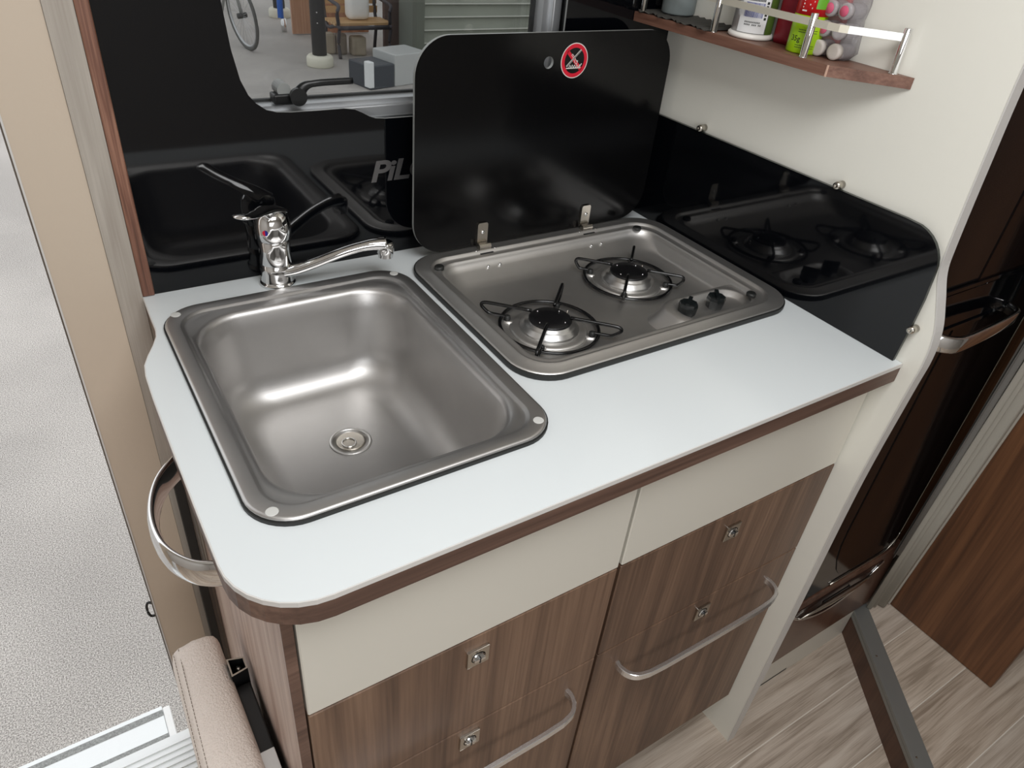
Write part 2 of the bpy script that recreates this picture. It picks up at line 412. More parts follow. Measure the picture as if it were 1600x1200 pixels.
# window catch
cat_ = obj('window_catch', box(0.195, 0.232, 0.026, 0.046, 1.108, 1.120, 0.002), M['plastic'], win, label='black window catch lever')
obj('catch_barrel', lathe([(0.0085, 0), (0.0085, 0.022), (0.006, 0.026)], (0.209, 0.030, 1.124), 20, 'y'), mat('catch_grey', (140, 142, 140), 0.4), cat_)
arm = smooth_path([(0.222, 0.022, 1.118), (0.232, 0.02, 1.130), (0.247, 0.018, 1.1335), (0.270, 0.018, 1.134), (0.293, 0.018, 1.134)], 5)
obj('catch_arm', sweep(arm, circ(0.0052, 12, 0.0042), up=(0, 1, 0), scale=[1.7 - 0.9 * min(1, i / 8) for i in range(len(arm))]), M['plastic'], cat_, True)
obj('catch_boss', lathe([(0.0105, 0), (0.0105, 0.006), (0.009, 0.008)], (0.222, 0.014, 1.119), 24, 'y'), M['plastic'], cat_)

# tall cream partition at the right of the worktop, with its wavy front edge
pr_ = smooth_path([(-0.548, 0.0), (-0.549, 0.30), (-0.5495, 0.50), (-0.5500, 0.70), (-0.5560, 0.86), (-0.5585, 0.915), (-0.5540, 0.955),
                   (-0.5415, 0.990), (-0.5290, 1.022), (-0.5250, 1.055), (-0.5200, 1.15), (-0.5160, 1.26), (-0.5150, 1.5), (-0.5150, 1.955)], 5)
prof = [(v.x, v.y) for v in [Vector((p[0], p[1], 0)) for p in pr_]]
outl = [(-0.0005, 0.0)] + [(-0.5365, 0.0)] + [(-0.5365, 0.0 + 1e-4)] + prof + [(-0.0005, 1.955)]
outl = [(-0.0005, 0.0)] + prof + [(-0.0005, 1.955)]
part = struct('wall_partition', plate(outl, W + 0.0008, W + 0.0178, 'x'), M['cream_panel'], label='tall cream partition panel between the worktop and the fridge')
part['category'] = 'wall'
eb = [Vector((W + 0.0093, p[0] - 0.0006, p[1])) for p in prof]
obj('edge_band', sweep(eb, [(-0.0092, -0.0007), (0.0092, -0.0007), (0.0092, 0.0008), (-0.0092, 0.0008)], up=(0, -1, 0)), M['white_edge'], part, label='pale edge band')

# ---------------------------------------------------------------- worktop
wt_pts = [(0.0008, -0.0035), (0.0003, -0.030), (-0.0002, -0.052), (-0.0004, -0.087), (-0.003, -0.104), (-0.0093, -0.121), (-0.0186, -0.141), (-0.0250, -0.158),
          (-0.0275, -0.178), (-0.0285, -0.22), (-0.0285, -0.31), (-0.0280, -0.40), (-0.0272, -0.462)]
for i in range(9):
    a = PI + (PI / 2) * i / 8
    wt_pts.append((0.0418 + 0.069 * math.cos(a), -0.467 + 0.069 * math.sin(a)))
wt_pts += [(0.2, -0.536), (0.5, -0.536), (W, -0.536), (W, -0.0035)]
def hole(x0, x1, y0, y1, r): return rrect(x0, x1, y0, y1, r, 6)
wtop = thing('worktop', 'glossy white worktop with walnut front edge and S-shaped left end', 'worktop', (0.4, -0.27, 0.87))
sink_hole = hole(0.020, 0.306, -0.440, -0.072, 0.045); hob_hole = hole(0.350, 0.768, -0.362, -0.060, 0.045)
slab_bm = plate(wt_pts, 0.8985, 0.9, 'z', [sink_hole, hob_hole])
obj('laminate_top', slab_bm, M['white'], wtop)
obj('slab', plate([(x * 1.0, y) for x, y in [(min(max(p[0], p[0] + (0.0015 if p[0] < 0.1 else 0)), W - 0.0005), p[1] + (0.0015 if p[1] < -0.5 else 0)) for p in wt_pts]], 0.873, 0.8985, 'z', [sink_hole, hob_hole]), M['walnut_x'], wtop)
i0 = 0
edge_path = [Vector((x, y, 0.8965)) for x, y in wt_pts[:-1]]
obj('edge_band', sweep(edge_path, [(-0.0003, -0.0022), (0.0012, -0.0022), (0.0012, 0.0032), (-0.0003, 0.0032)], up=(0, 0, 1)), M['white_edge'], wtop, label='pale upper edge strip')
obj('wood_edge', sweep([Vector((v.x, v.y, 0.8835)) for v in edge_path], [(-0.001, -0.0112), (0.0006, -0.0112), (0.0006, 0.0107), (-0.001, 0.0107)], up=(0, 0, 1)), M['walnut_x'], wtop, label='walnut edge strip')

# ---------------------------------------------------------------- kitchen cabinet
cab = thing('kitchen_cabinet', 'walnut and cream kitchen cabinet with drawers under the white worktop', 'cabinet', (0.4, -0.27, 0.0))
obj('side_panel', box(0.0035, 0.0125, -0.5095, -0.0065, 0.03, 0.872), M['walnut_side'], cab, label='pale walnut left side panel')
obj('front_stile', box(0.0030, 0.0130, -0.511, -0.5095, 0.03, 0.872), M['walnut_x'], cab, label='dark front edge of the side panel')
obj('carcass', plate([(0.0130, -0.49), (W - 0.002, -0.49), (W - 0.002, -0.0065), (0.0130, -0.0065)], 0.12, 0.70, 'z'), mat('carcass_dark', (58, 40, 32), 0.6), cab)
obj('top_rail', box(0.0130, W - 0.002, -0.494, -0.475, 0.70, 0.872), mat('rail_grey', (150, 148, 140), 0.5), cab)
obj('plinth', box(0.0130, W - 0.002, -0.40, -0.385, 0.0005, 0.12), M['cream'], cab)
def front(name, x0, x1, z0, z1, m, label=None):
    return obj(name, box(x0, x1, -0.513, -0.4955, z0, z1, 0.0012, 1), m, cab, label=label)
fl = front('fascia', 0.0150, 0.3895, 0.7115, 0.8705, M['cream'], 'wide cream fascia panel at the left')
fr_ = front('fascia', 0.3945, W - 0.0015, 0.7115, 0.8705, M['cream'], 'cream fascia panel at the right')
d1 = front('drawer', 0.0150, 0.3893, 0.5335, 0.7095, M['walnut'])
d2 = front('drawer', 0.3947, W - 0.0015, 0.5335, 0.7095, M['walnut'])
d3 = front('drawer', 0.0150, 0.3893, 0.115, 0.5315, M['walnut'])
d4 = front('drawer', 0.3947, W - 0.0015, 0.115, 0.5315, M['walnut'])
def lock(parent, x, z):
    bm = plate(rrect(x - 0.0137, x + 0.0137, z - 0.0137, z + 0.0137, 0.001, 2), -0.5165, -0.513, 'y', [[(x + u, z + v) for u, v in circ(0.0088, 24)]])
    bmesh.ops.bevel(bm, geom=[e for e in bm.edges if e.calc_length() > 0.02], offset=0.0006, segments=1, affect='EDGES')
    lathe([(0.0088, -0.513), (0.0088, -0.5128)], (x, 0, z), 24, 'y', bm, 1)
    lathe([(0.0076, -0.5135), (0.0076, -0.5168), (0.0066, -0.5180)], (x, 0, z), 24, 'y', bm, 2)
    # turning wing and key slot
    bxm(bm, x - 0.0066, x + 0.0066, -0.5206, -0.517, z - 0.0017, z + 0.0017, 2)
    bxm(bm, x - 0.0008, x + 0.0008, -0.5209, -0.5172, z - 0.0045, z + 0.0045, 1)
    return obj('lock', bm, [M['satin'], M['plastic'], M['chrome']], parent)
lock(d1, 0.1993, 0.6755); lock(d2, 0.5940, 0.6720); lock(d3, 0.1990, 0.505); lock(d4, 0.5950, 0.500)
def bow(parent, xa, xb, z=0.484):
    p = smooth_path([(xa, -0.5128, z), (xa - 0.001, -0.522, z), (xa + 0.003, -0.534, z), (xa + 0.013, -0.543, z), (xa + 0.03, -0.5475, z)], 5) + \
        [Vector((xa + 0.06, -0.549, z)), Vector(((xa + xb) / 2, -0.5495, z)), Vector((xb - 0.06, -0.549, z))] + \
        smooth_path([(xb - 0.03, -0.5475, z), (xb - 0.013, -0.543, z), (xb - 0.003, -0.534, z), (xb + 0.001, -0.522, z), (xb, -0.5128, z)], 5)
    sec = [(-0.0030, -0.005), (-0.0022, -0.0058), (0.0022, -0.0058), (0.0030, -0.005), (0.0030, 0.005), (0.0022, 0.0058), (-0.0022, 0.0058), (-0.0030, 0.005)]
    return obj('handle', sweep(p, sec), M['bar'], parent, label='chrome bow handle')
bow(d3, 0.0485, 0.3500); bow(d4, 0.4370, 0.7440)

# chrome grab handle on the cabinet side
gh = thing('grab_handle', 'curved chrome grab handle under the left end of the worktop', 'handle', (0.003, -0.36, 0.845))
gp = smooth_path([(0.0028, -0.262, 0.850), (-0.022, -0.274, 0.850), (-0.048, -0.303, 0.850), (-0.0615, -0.345, 0.850), (-0.0600, -0.388, 0.850), (-0.043, -0.420, 0.850),
                  (-0.018, -0.434, 0.850), (0.0028, -0.438, 0.850)], 8)
obj('grip', sweep(gp, circ(0.0045, 14, 0.0165)), M['chrome'], gh, True)
for y in (-0.262, -0.438):
    obj('mount', box(-0.0005, 0.0033, y - 0.012, y + 0.012, 0.834, 0.866, 0.001), M['chrome'], gh)
obj('recess_plate', box(0.0010, 0.0034, -0.42, -0.285, 0.80, 0.866, 0.001), M['plastic'], gh)

# ---------------------------------------------------------------- sink
sx0, sx1, sy0, sy1 = 0.0075, 0.3205, -0.4555, -0.0580
sink = thing('sink', 'rectangular stainless steel sink bowl let into the worktop', 'sink', (0.164, -0.257, 0.9))
obj('gasket', loft([rl(sx0 - 0.0015, sx1 + 0.0015, sy0 - 0.0015, sy1 + 0.0015, 0.046, 0.9002, 10), rl(sx0 - 0.0015, sx1 + 0.0015, sy0 - 0.0015, sy1 + 0.0015, 0.046, 0.9036, 10),
                    rl(sx0 + 0.003, sx1 - 0.003, sy0 + 0.003, sy1 - 0.003, 0.042, 0.9036, 10)], False), M['rubber'], sink)
def ins(k, z, r=None, n=10, fx0=0, fy1=0): return rl(sx0 + k + fx0, sx1 - k, sy0 + k, sy1 - k - fy1, r if r is not None else 0.0445 - k * 0.6, z, n)
L = [ins(0.0008, 0.9036), ins(0.0002, 0.9050), ins(0.0014, 0.9066), ins(0.0035, 0.9070), ins(0.0150, 0.9066), ins(0.0165, 0.9062), ins(0.0185, 0.9042), ins(0.0200, 0.9036),
     rl(0.0292, 0.2995, -0.4340, -0.0800, 0.044, 0.9034, 10), rl(0.0320, 0.2965, -0.4325, -0.0880, 0.052, 0.9028, 10), rl(0.0345, 0.2930, -0.4310, -0.0925, 0.056, 0.9005, 10),
     rl(0.0362, 0.2905, -0.4295, -0.0950, 0.057, 0.896, 10)]
for t in range(1, 5): 
    k = t / 4; L.append(rl(0.0362 + 0.009 * k, 0.2905 - 0.009 * k, -0.4295 + 0.008 * k, -0.0950 - 0.009 * k, 0.057, 0.896 - 0.080 * k, 10))
bx = (0.0452, 0.2815, -0.4215, -0.1040); fr = 0.042
for t in range(1, 8):
    a = PI / 2 * t / 7; k = fr * (1 - math.cos(a)); h = fr * math.sin(a)
    L.append(rl(bx[0] + k, bx[1] - k, bx[2] + k, bx[3] - k, 0.057 - k * 0.3, 0.816 - h, 10))
L.append(rl(0.13, 0.20, -0.30, -0.20, 0.03, 0.7735, 10))
bowl = obj('bowl', loft(L, True), M['steel_bowl'], sink, True)
bowl['label'] = 'brushed steel bowl and flange'
for i, (x, y) in enumerate(((0.0245, -0.0755), (0.3040, -0.0775), (0.3035, -0.4335), (0.0255, -0.4365))):
    obj('screw_cap', lathe([(0.0058, 0.9060), (0.0057, 0.9071), (0.0050, 0.9072)], (x, y, 0), 20), M['cap_disc'], sink, True)
dc = (0.1735, -0.2315, 0.7737)
dr = obj('drain', lathe([(0.0262, 0), (0.0255, 0.0012), (0.0235, 0.0012), (0.0215, -0.0012), (0.0200, -0.003), (0.0195, -0.003)], dc, 40), M['steel'], sink, True, 'round steel drain rim')
obj('plug', lathe([(0.0175, -0.0025), (0.0175, 0.0004), (0.0165, 0.0010), (0.006, 0.0010)], dc, 36), M['satin'], dr, False, 'steel plug')
obj('pull_ring', tube([(dc[0] - 0.0035 + 0.0085 * math.cos(a), dc[1] - 0.0035 + 0.0085 * math.sin(a), dc[2] + 0.0018) for a in [2 * PI * i / 20 for i in range(20)]], 0.0009, True, 6), M['chrome'], dr, True)

# ---------------------------------------------------------------- tap
tap = thing('mixer_tap', 'chrome single-lever mixer tap behind the sink', 'tap', (0.160, -0.031, 0.9))
tc_ = (0.160, -0.031, 0)
obj('body', lathe([(0.0230, 0.9003), (0.0230, 0.904), (0.0214, 0.905), (0.0210, 0.906), (0.0206, 0.907), (0.0204, 0.920), (0.0202, 0.9305), (0.0196, 0.931), (0.0202, 0.9315),
                   (0.0194, 0.945), (0.0198, 0.962), (0.0192, 0.9635)], tc_, 40), M['chrome'], tap, True)
hd = bmesh.new()
lathe([(0.0200, 0.9640), (0.0222, 0.9655), (0.0230, 0.975), (0.0226, 0.985), (0.0206, 0.994), (0.0160, 1.0005), (0.008, 1.0035)], tc_, 40, bm=hd)
lev = obj('lever', hd, M['chrome'], tap, True)
lp = smooth_path([(0.168, -0.022, 0.996), (0.155, -0.036, 1.0035), (0.140, -0.055, 1.009), (0.124, -0.074, 1.015), (0.108, -0.094, 1.0235)], 6)
n = len(lp)
obj('lever_blade', sweep(lp, circ(1.0, 16, 0.30), scale=[(0.0185 - 0.0075 * min(1, i / 12) - (0.0045 if i == n - 1 else 0)) for i in range(n)]), M['chrome'], lev, True)
for s, mm in ((-1, 'red_dot'), (1, 'blue')):
    hb = bmesh.new(); v0 = None; pts = []
    # half disc on the front of the head
    ang = math.radians(-128)
    for i in range(9):
        a = -PI / 2 + PI * i / 8
        u = s * 0.0036 * math.cos(a); v = 0.0036 * math.sin(a)
        th = ang + u / 0.0230
        pts.append((tc_[0] + 0.0233 * math.cos(th), tc_[1] + 0.0233 * math.sin(th), 0.9790 + v))
    hb.faces.new([hb.verts.new(p) for p in pts]); obj('hot_cold_mark', hb, M[mm], lev, label='red half of the hot and cold dot' if s < 0 else 'blue half of the hot and cold dot')
sp = smooth_path([(0.163, -0.040, 0.919), (0.180, -0.047, 0.923), (0.205, -0.0565, 0.933), (0.235, -0.067, 0.946), (0.257, -0.074, 0.953), (0.275, -0.079, 0.956), (0.290, -0.083, 0.956)], 6)
n = len(sp)
obj('spout', sweep(sp, circ(1.0, 20, 0.82), scale=[0.0105 - 0.0022 * min(1, i / 14) + 0.0030 * max(0, (i - n + 12) / 12) for i in range(n)]), M['chrome'], tap, True)
obj('aerator', lathe([(0.0090, 0.958), (0.0108, 0.9555), (0.0110, 0.943), (0.0098, 0.9425), (0.0098, 0.9375), (0.0075, 0.937), (0.0070, 0.940)], (0.290, -0.083, 0), 28), M['chrome'], tap, True)

# ---------------------------------------------------------------- hob
hx0, hx1, hy0, hy1 = 0.3305, 0.7880, -0.3785, -0.0440
hob = thing('gas_hob', 'two-burner stainless steel gas hob with its black lid raised', 'hob', (0.56, -0.21, 0.9))
def hr(k, z, r=None, kl=0, kr=0, kf=0, kb=0): return rl(hx0 + k + kl, hx1 - k - kr, hy0 + k + kf, hy1 - k - kb, r if r is not None else 0.052 - k * 0.6, z, 10)
obj('gasket', loft([hr(0.0006, 0.9002), hr(0.0, 0.9022), hr(0.0, 0.9068), hr(0.0025, 0.9078), hr(0.012, 0.9078)], False), M['rubber'], hob, label='black rubber rim under the tray')
T = [hr(0.0016, 0.9079), hr(0.0022, 0.9087), hr(0.0040, 0.9092), hr(0.0185, 0.9090), hr(0.0200, 0.9100), hr(0.0222, 0.9095), hr(0.0240, 0.9060), hr(0.0255, 0.9052),
     hr(0.0300, 0.9052), hr(0.0325, 0.9058), hr(0.0345, 0.9050, 0.034), hr(0.0365, 0.9015, 0.033), hr(0.0385, 0.897, 0.032),
     hr(0.0410, 0.893, 0.031, 0.002, 0.002, -0.004, 0.006), hr(0.0450, 0.885, 0.030, 0.0, 0.0, -0.006, 0.018), hr(0.0490, 0.8812, 0.030, -0.002, 0.0, -0.008, 0.026), hr(0.0540, 0.8800, 0.028, -0.004, 0, -0.010, 0.028), hr(0.10, 0.8798, 0.02)]
obj('tray', loft(T, True), M['hob_steel'], hob, True, 'brushed steel hob tray')
def rot_rr(cx, cy, hw, hh, r, z, n=8): return rl(cx - hw, cx + hw, cy - hh, cy + hh, r, z, n)
kb = loft([rot_rr(0.680, -0.316, 0.100, 0.0405, 0.030, 0.8792), rot_rr(0.683, -0.316, 0.090, 0.0380, 0.028, 0.886), rot_rr(0.685, -0.316, 0.0815, 0.0360, 0.026, 0.8965), rot_rr(0.685, -0.316, 0.079, 0.0345, 0.026, 0.8985),
           rot_rr(0.680, -0.3155, 0.064, 0.0300, 0.029, 0.8987), rot_rr(0.680, -0.3155, 0.061, 0.0275, 0.027, 0.8978), rot_rr(0.680, -0.3155, 0.055, 0.0215, 0.021, 0.892), rot_rr(0.680, -0.3155, 0.051, 0.0175, 0.017, 0.8905), rot_rr(0.680, -0.3155, 0.02, 0.006, 0.005, 0.8903)], True)
obj('knob_housing', kb, M['hob_steel'], hob, True, 'raised steel knob housing')
def knob(x, y, rot):
    p = []
    b = bmesh.new(); rings = []
    for r, z in ((0.0118, 0.8905), (0.0124, 0.893), (0.0136, 0.903), (0.0126, 0.9075), (0.0100, 0.9085)):
        rings.append([(x + r * math.cos(rot + 2 * PI * i / 8), y + r * math.sin(rot + 2 * PI * i / 8), z) for i in range(8)])
    loft(rings, True, False, b)
    c, s = math.cos(rot), math.sin(rot)
    q = [(-0.0125, -0.0026), (0.0125, -0.0026), (0.0125, 0.0026), (-0.0125, 0.0026)]
    loft([[(x + u * c - v * s, y + u * s + v * c, z) for u, v in q] for z in (0.907, 0.9115)], True, False, b)
    return obj('knob', b, M['knob'], hob)
knob(0.6360, -0.3105, 0.6); knob(0.6880, -0.3125, 0.9)
for i, (x, y, s) in enumerate(((0.4455, -0.2525, 1.0), (0.6345, -0.1865, 1.0))):
    bu = obj('burner', lathe([(0.0400 * s, 0.8800), (0.0400 * s, 0.8850), (0.0385 * s, 0.8865), (0.0345 * s, 0.8905), (0.0335 * s, 0.8915), (0.0300 * s, 0.8925), (0.0290 * s, 0.8950)], (x, y, 0), 44), M['steel'], hob, True, 'steel burner ring')
    obj('burner_cap', lathe([(0.0283 * s, 0.8942), (0.0287 * s, 0.8965), (0.0275 * s, 0.8978), (0.015 * s, 0.8985)], (x, y, 0), 44), M['cap'], bu, True, 'black burner cap')
    for a in (0.4, 1.9, 3.4, 5.2):
        obj('cap_pip', lathe([(0.0012, 0.8975), (0.0009, 0.8991)], (x + 0.0215 * math.cos(a), y + 0.0215 * math.sin(a), 0), 8), M['chrome'], bu, True)
    obj('igniter', lathe([(0.0015, 0.880), (0.0015, 0.893), (0.0008, 0.895)], (x + 0.036 * math.cos(0.15), y + 0.036 * math.sin(0.15) + 0.005, 0), 10), M['satin'], bu, True)
    # raised spokes pressed into the tray around the burner
    em = bmesh.new()
    lathe([(0.0530 * s, 0.8796), (0.0515 * s, 0.8818), (0.0480 * s, 0.8825), (0.0400 * s, 0.8825)], (x, y, 0), 44, bm=em)
    obj('burner_base', em, M['hob_steel'], hob, True)
    for j in range(4):
        a = PI / 4 + j * PI / 2
        q = [(0.045, -0.008), (0.062, -0.0055), (0.065, 0.0), (0.062, 0.0055), (0.045, 0.008)]
        c, s2 = math.cos(a), math.sin(a)
        e2 = bmesh.new(); loft([[(x + u * c - v * s2, y + u * s2 + v * c, 0.8796) for u, v in q], [(x + u * 0.97 * c - v * 0.8 * s2, y + u * 0.97 * s2 + v * 0.8 * c, 0.8822) for u, v in q]], True, False, e2)
        obj('tray_lug', e2, M['hob_steel'], hob, True)
    ps = tube([(x + 0.0655 * math.cos(2 * PI * t / 56), y + 0.0655 * math.sin(2 * PI * t / 56), 0.8850) for t in range(56)], 0.0025, True, 8)
    po = obj('pan_support', ps, M['enamel'], hob, True, 'black wire pan support ring')
    for j in range(4):
        a = PI / 4 + j * PI / 2; c, s2 = math.cos(a), math.sin(a)
        q = smooth_path([(0.026, 0.9030, 0), (0.050, 0.9030, 0), (0.078, 0.9030, 0), (0.0885, 0.9025, 0), (0.0930, 0.9000, 0), (0.0925, 0.8960, 0), (0.0850, 0.8895, 0), (0.0800, 0.8875, 0), (0.0700, 0.8872, 0), (0.0570, 0.8870, 0)], 4)
        q = [Vector((v.x if (i == 0 or v.x < 0.06) else 0.06 + (v.x - 0.06) * 0.62, v.y, 0)) for v in q]
        pth = [(x + v.x * c, y + v.x * s2, v.y) for v in q]
        ab = bmesh.new(); sweep(pth, circ(0.0024, 8), up=(-s2, c, 0), bm=ab)
        obj('arm', ab, M['enamel'], po, True)
        obj('foot', lathe([(0.0042, 0.8815), (0.0045, 0.885), (0.0040, 0.8885), (0.002, 0.8895)], (x + 0.057 * c, y + 0.057 * s2, 0), 14), M['rubber'], po, True)
for x, y in ((0.3690, -0.0865), (0.7340, -0.0850), (0.7400, -0.3290)):
    obj('lid_buffer', lathe([(0.0068, 0.9050), (0.0070, 0.9085), (0.0058, 0.9100), (0.003, 0.9096)], (x, y, 0), 20), M['rubber'], hob, True)
# lid
lid_out = rrect(0.3465, 0.7665, 0.9115, 1.1985, 0.048, 12)
lho = [(0.5448 + u, 1.1612 + v) for u, v in circ(0.0078, 24, 0.0078)]
lid_bm = plate(lid_out, -0.0505, -0.0455, 'y', [lho])
for f in lid_bm.faces:
    if abs(f.normal.y) < 0.5: f.material_index = 1
lid = obj('lid', lid_bm, [M['black_lid'], M['black_edge']], hob, label='upright black glass lid')
# sticker
st = bmesh.new(); cx, cz = 0.5876, 1.1622
def el(r, n=36, k=1.0): return [(cx + r * math.cos(2 * PI * i / n), cz + r * k * math.sin(2 * PI * i / n)) for i in range(n)]
plate(el(0.0228), -0.0507, -0.0505, 'y', [el(0.0215)], st, 1)
plate(el(0.0216), -0.0508, -0.0505, 'y', [el(0.0166)], st, 0)
def barp(x0, z0, x1, z1, wd, y, mi):
    dx, dz = x1 - x0, z1 - z0; l = math.hypot(dx, dz); nx, nz = -dz / l * wd / 2, dx / l * wd / 2
    plate([(cx + x0 + nx, cz + z0 + nz), (cx + x1 + nx, cz + z1 + nz), (cx + x1 - nx, cz + z1 - nz), (cx + x0 - nx, cz + z0 - nz)], y, -0.0505, 'y', (), st, mi)
barp(-0.0128, 0.0120, 0.0128, -0.0120, 0.0048, -0.0508, 0)
barp(-0.0125, -0.0072, 0.0095, 0.0135, 0.0020, -0.0512, 1)          # raised lid line
barp(-0.0121, -0.0068, 0.0091, 0.0130, 0.0008, -0.0514, 2)
barp(-0.0130, -0.0095, 0.0112, -0.0095, 0.0012, -0.0512, 1)          # hob line
for k in range(5): barp(-0.0085 + k * 0.0040, -0.0090, -0.0068 + k * 0.0040, -0.0052, 0.0006, -0.0512, 1); barp(-0.0068 + k * 0.0040, -0.0052, -0.0050 + k * 0.0040, -0.0090, 0.0006, -0.0512, 1)
barp(0.0085, -0.0095, 0.0128, -0.0040, 0.0009, -0.0512, 1)
for a in ((-0.0045, 0.0085, -0.0010, 0.0050), (-0.0010, 0.0050, 0.0035, -0.0010), (-0.0060, 0.0070, -0.0045, 0.0085), (-0.0060, 0.0070, -0.0020, 0.0030), (-0.0020, 0.0030, 0.0008, -0.0020),
          (0.0008, -0.0020, -0.0006, -0.0015), (-0.0006, -0.0015, 0.0040, -0.0048), (0.0040, -0.0048, 0.0055, 0.0002), (0.0055, 0.0002, 0.0035, -0.0010)): barp(*a, 0.0007, -0.0512, 1)
obj('warning_sticker', st, [M['red'], M['pale'], M['plastic']], lid, label='round red do-not-close warning sticker')
for x in (0.4570, 0.6470):
    hg = bmesh.new()
    loft([[(x - 0.0085, y, z) for y, z in ()] or [(x + u, -0.0535, 0.912 + v) for u, v in [(-0.0085, 0), (0.0085, 0), (0.0085, 0.032), (0.0065, 0.0345), (-0.0065, 0.0345), (-0.0085, 0.032)]],
          [(x + u, -0.0506, 0.912 + v) for u, v in [(-0.0085, 0), (0.0085, 0), (0.0085, 0.032), (0.0065, 0.0345), (-0.0065, 0.0345), (-0.0085, 0.032)]]], True, True, hg)
    lathe([(0.0048, -0.0095), (0.0048, 0.0095)], (x, -0.0600, 0.9125), 16, 'x', hg)
    sweep(smooth_path([(x, -0.0525, 0.9150), (x, -0.058, 0.9160), (x, -0.0630, 0.9110), (x, -0.0650, 0.9050), (x, -0.0655, 0.897)], 4), [(-0.0075, -0.0009), (0.0075, -0.0009), (0.0075, 0.0009), (-0.0075, 0.0009)], up=(1, 0, 0) if False else (0, -1, 0.3), bm=hg)
    obj('hinge', hg, M['satin'], hob, False, 'steel lid hinge')
    obj('hinge_slot', box(x - 0.011, x + 0.011, -0.0700, -0.0640, 0.9040, 0.9064), M['plastic'], hob)
    rv = bmesh.new(); lathe([(0.0032, -0.0535), (0.0030, -0.0548), (0.0015, -0.0556)], (x, 0, 0.9320), 14, 'y', rv); obj('rivet', rv, M['chrome'], hob, True)
    for dx, y, z in ((-0.016, -0.0640, 0.9093), (0.016, -0.0640, 0.9093), (-0.009, -0.0890, 0.8960), (0.011, -0.0890, 0.8960)):
        obj('rivet', lathe([(0.0026, z - 0.004), (0.0024, z), (0.0012, z + 0.0010)], (x + dx, y, 0), 12), M['chrome'], hob, True)

# ---------------------------------------------------------------- splashbacks
out = [(0.0145, 0.9003), (W - 0.0002, 0.9003), (W - 0.0002, 1.62), (0.0145, 1.62)]
cut = [(v[0], v[1]) for v in [(0.1290, 1.5800), (0.1295, 1.4), (0.1340, 1.3), (0.1400, 1.228), (0.1440, 1.180), (0.1500, 1.1470), (0.1570, 1.1300), (0.1650, 1.1200), (0.1760, 1.1120), (0.1880, 1.1085), (0.2050, 1.1072), (0.2400, 1.1070), (0.2720, 1.1072),
       (0.2860, 1.1052), (0.2960, 1.1005), (0.3050, 1.0955), (0.3140, 1.0922), (0.3280, 1.0908), (0.3600, 1.0905), (0.5500, 1.0905), (0.5780, 1.0950), (0.5920, 1.1080), (0.5980, 1.1300), (0.6000, 1.1600), (0.6010, 1.5800)]]
bsp = plate(out, -0.0035, 0.0, 'y', [cut])
for f in bsp.faces:
    if abs(f.normal.y) < 0.5: f.material_index = 1
splash = obj('back_splashback', bsp, [M['black'], M['black_edge']])
tag(splash, 'glossy black wall panel behind the tap cut away around the window', 'splashback')
fc = bpy.data.curves.new('lettering', 'FONT'); fc.body = 'PiLOTE'; fc.size = 0.0395; fc.shear = 0.22; fc.offset = 0.0009; fc.extrude = 0.0003; fc.space_character = 0.92
fo = bpy.data.objects.new('lettering_tmp', fc); C.objects.link(fo)
bpy.context.view_layer.update()
fm = bpy.data.meshes.new_from_object(fo.evaluated_get(bpy.context.evaluated_depsgraph_get())); bpy.data.objects.remove(fo)
fm.transform(Matrix.Translation((0.3035, -0.0040, 1.0085)) @ Matrix.Rotation(PI / 2, 4, 'X') @ Matrix.Diagonal((1.27, 1, 1, 1)))
fm.materials.clear(); fm.materials.append(M['letter'])
lo = bpy.data.objects.new('lettering', fm); C.objects.link(lo); attach(lo, splash); lo['label'] = 'silver PiLOTE lettering'
sp_out = [(-0.0045, 0.9003), (-0.0045, 1.0690), (-0.47, 1.0712)]
for i in range(1, 9):
    a = PI / 2 - PI / 2 * i / 8
    sp_out.append((-0.4800 - 0.0480 * math.cos(a), 1.0250 + 0.0460 * math.sin(a)))
sp_out += [(-0.5300, 0.99), (-0.5295, 0.955), (-0.5270, 0.9003)]
sg = plate(sp_out, W - 0.0080, W - 0.0030, 'x')
for f in sg.faces:
    if abs(f.normal.x) < 0.5: f.material_index = 1
sgo = obj('side_splashback', sg, [M['black'], M['glass_edge']]); tag(sgo, 'black glass panel standing on the worktop against the cream partition', 'splashback')
for y, z in ((-0.1205, 1.0750), (-0.3700, 1.0755), (-0.5325, 0.9500)):
    obj('standoff_screw', lathe([(0.0052, W), (0.0052, W - 0.0100), (0.0042, W - 0.0135), (0.0012, W - 0.0135), (0.0010, W - 0.0125)], (0, y, z), 20, 'x'), M['satin'], sgo, True)

# reddish wood upright left of the black panel
upr = obj('wood_upright', box(0.0005, 0.0140, -0.0075, 0.0, 0.9006, 1.9, 0.001, 1), M['walnut_red'])
tag(upr, 'narrow reddish walnut upright along the left edge of the black panel', 'trim')

# ---------------------------------------------------------------- corner shelf
ZT = 1.2150
sh = thing('corner_shelf', 'walnut shelf with chrome rail on the cream partition', 'shelf', (W, -0.2, ZT))
shb = plate([(W, -0.0045), (0.7225, -0.0045), (0.7365, -0.3380), (W, -0.4105)], ZT - 0.0125, ZT, 'z')
obj('shelf_board', shb, M['shelf_wood'], sh)
obj('edge_joint', box(0.7355, 0.7372, -0.3392, -0.3374, ZT - 0.0126, ZT + 0.0001), mat('pale_joint', (205, 170, 150), 0.5), sh)
posts = [(0.7310, -0.0130), (0.7350, -0.1520), (0.7395, -0.2980), (0.7880, -0.3885)]
for x, y in posts:
    obj('rail_post', lathe([(0.0052, ZT), (0.0052, ZT + 0.0008), (0.0044, ZT + 0.0008), (0.0044, ZT + 0.0475), (0.0038, ZT + 0.0482)], (x, y, 0), 20), M['chrome'], sh, True)
zr = ZT + 0.0385
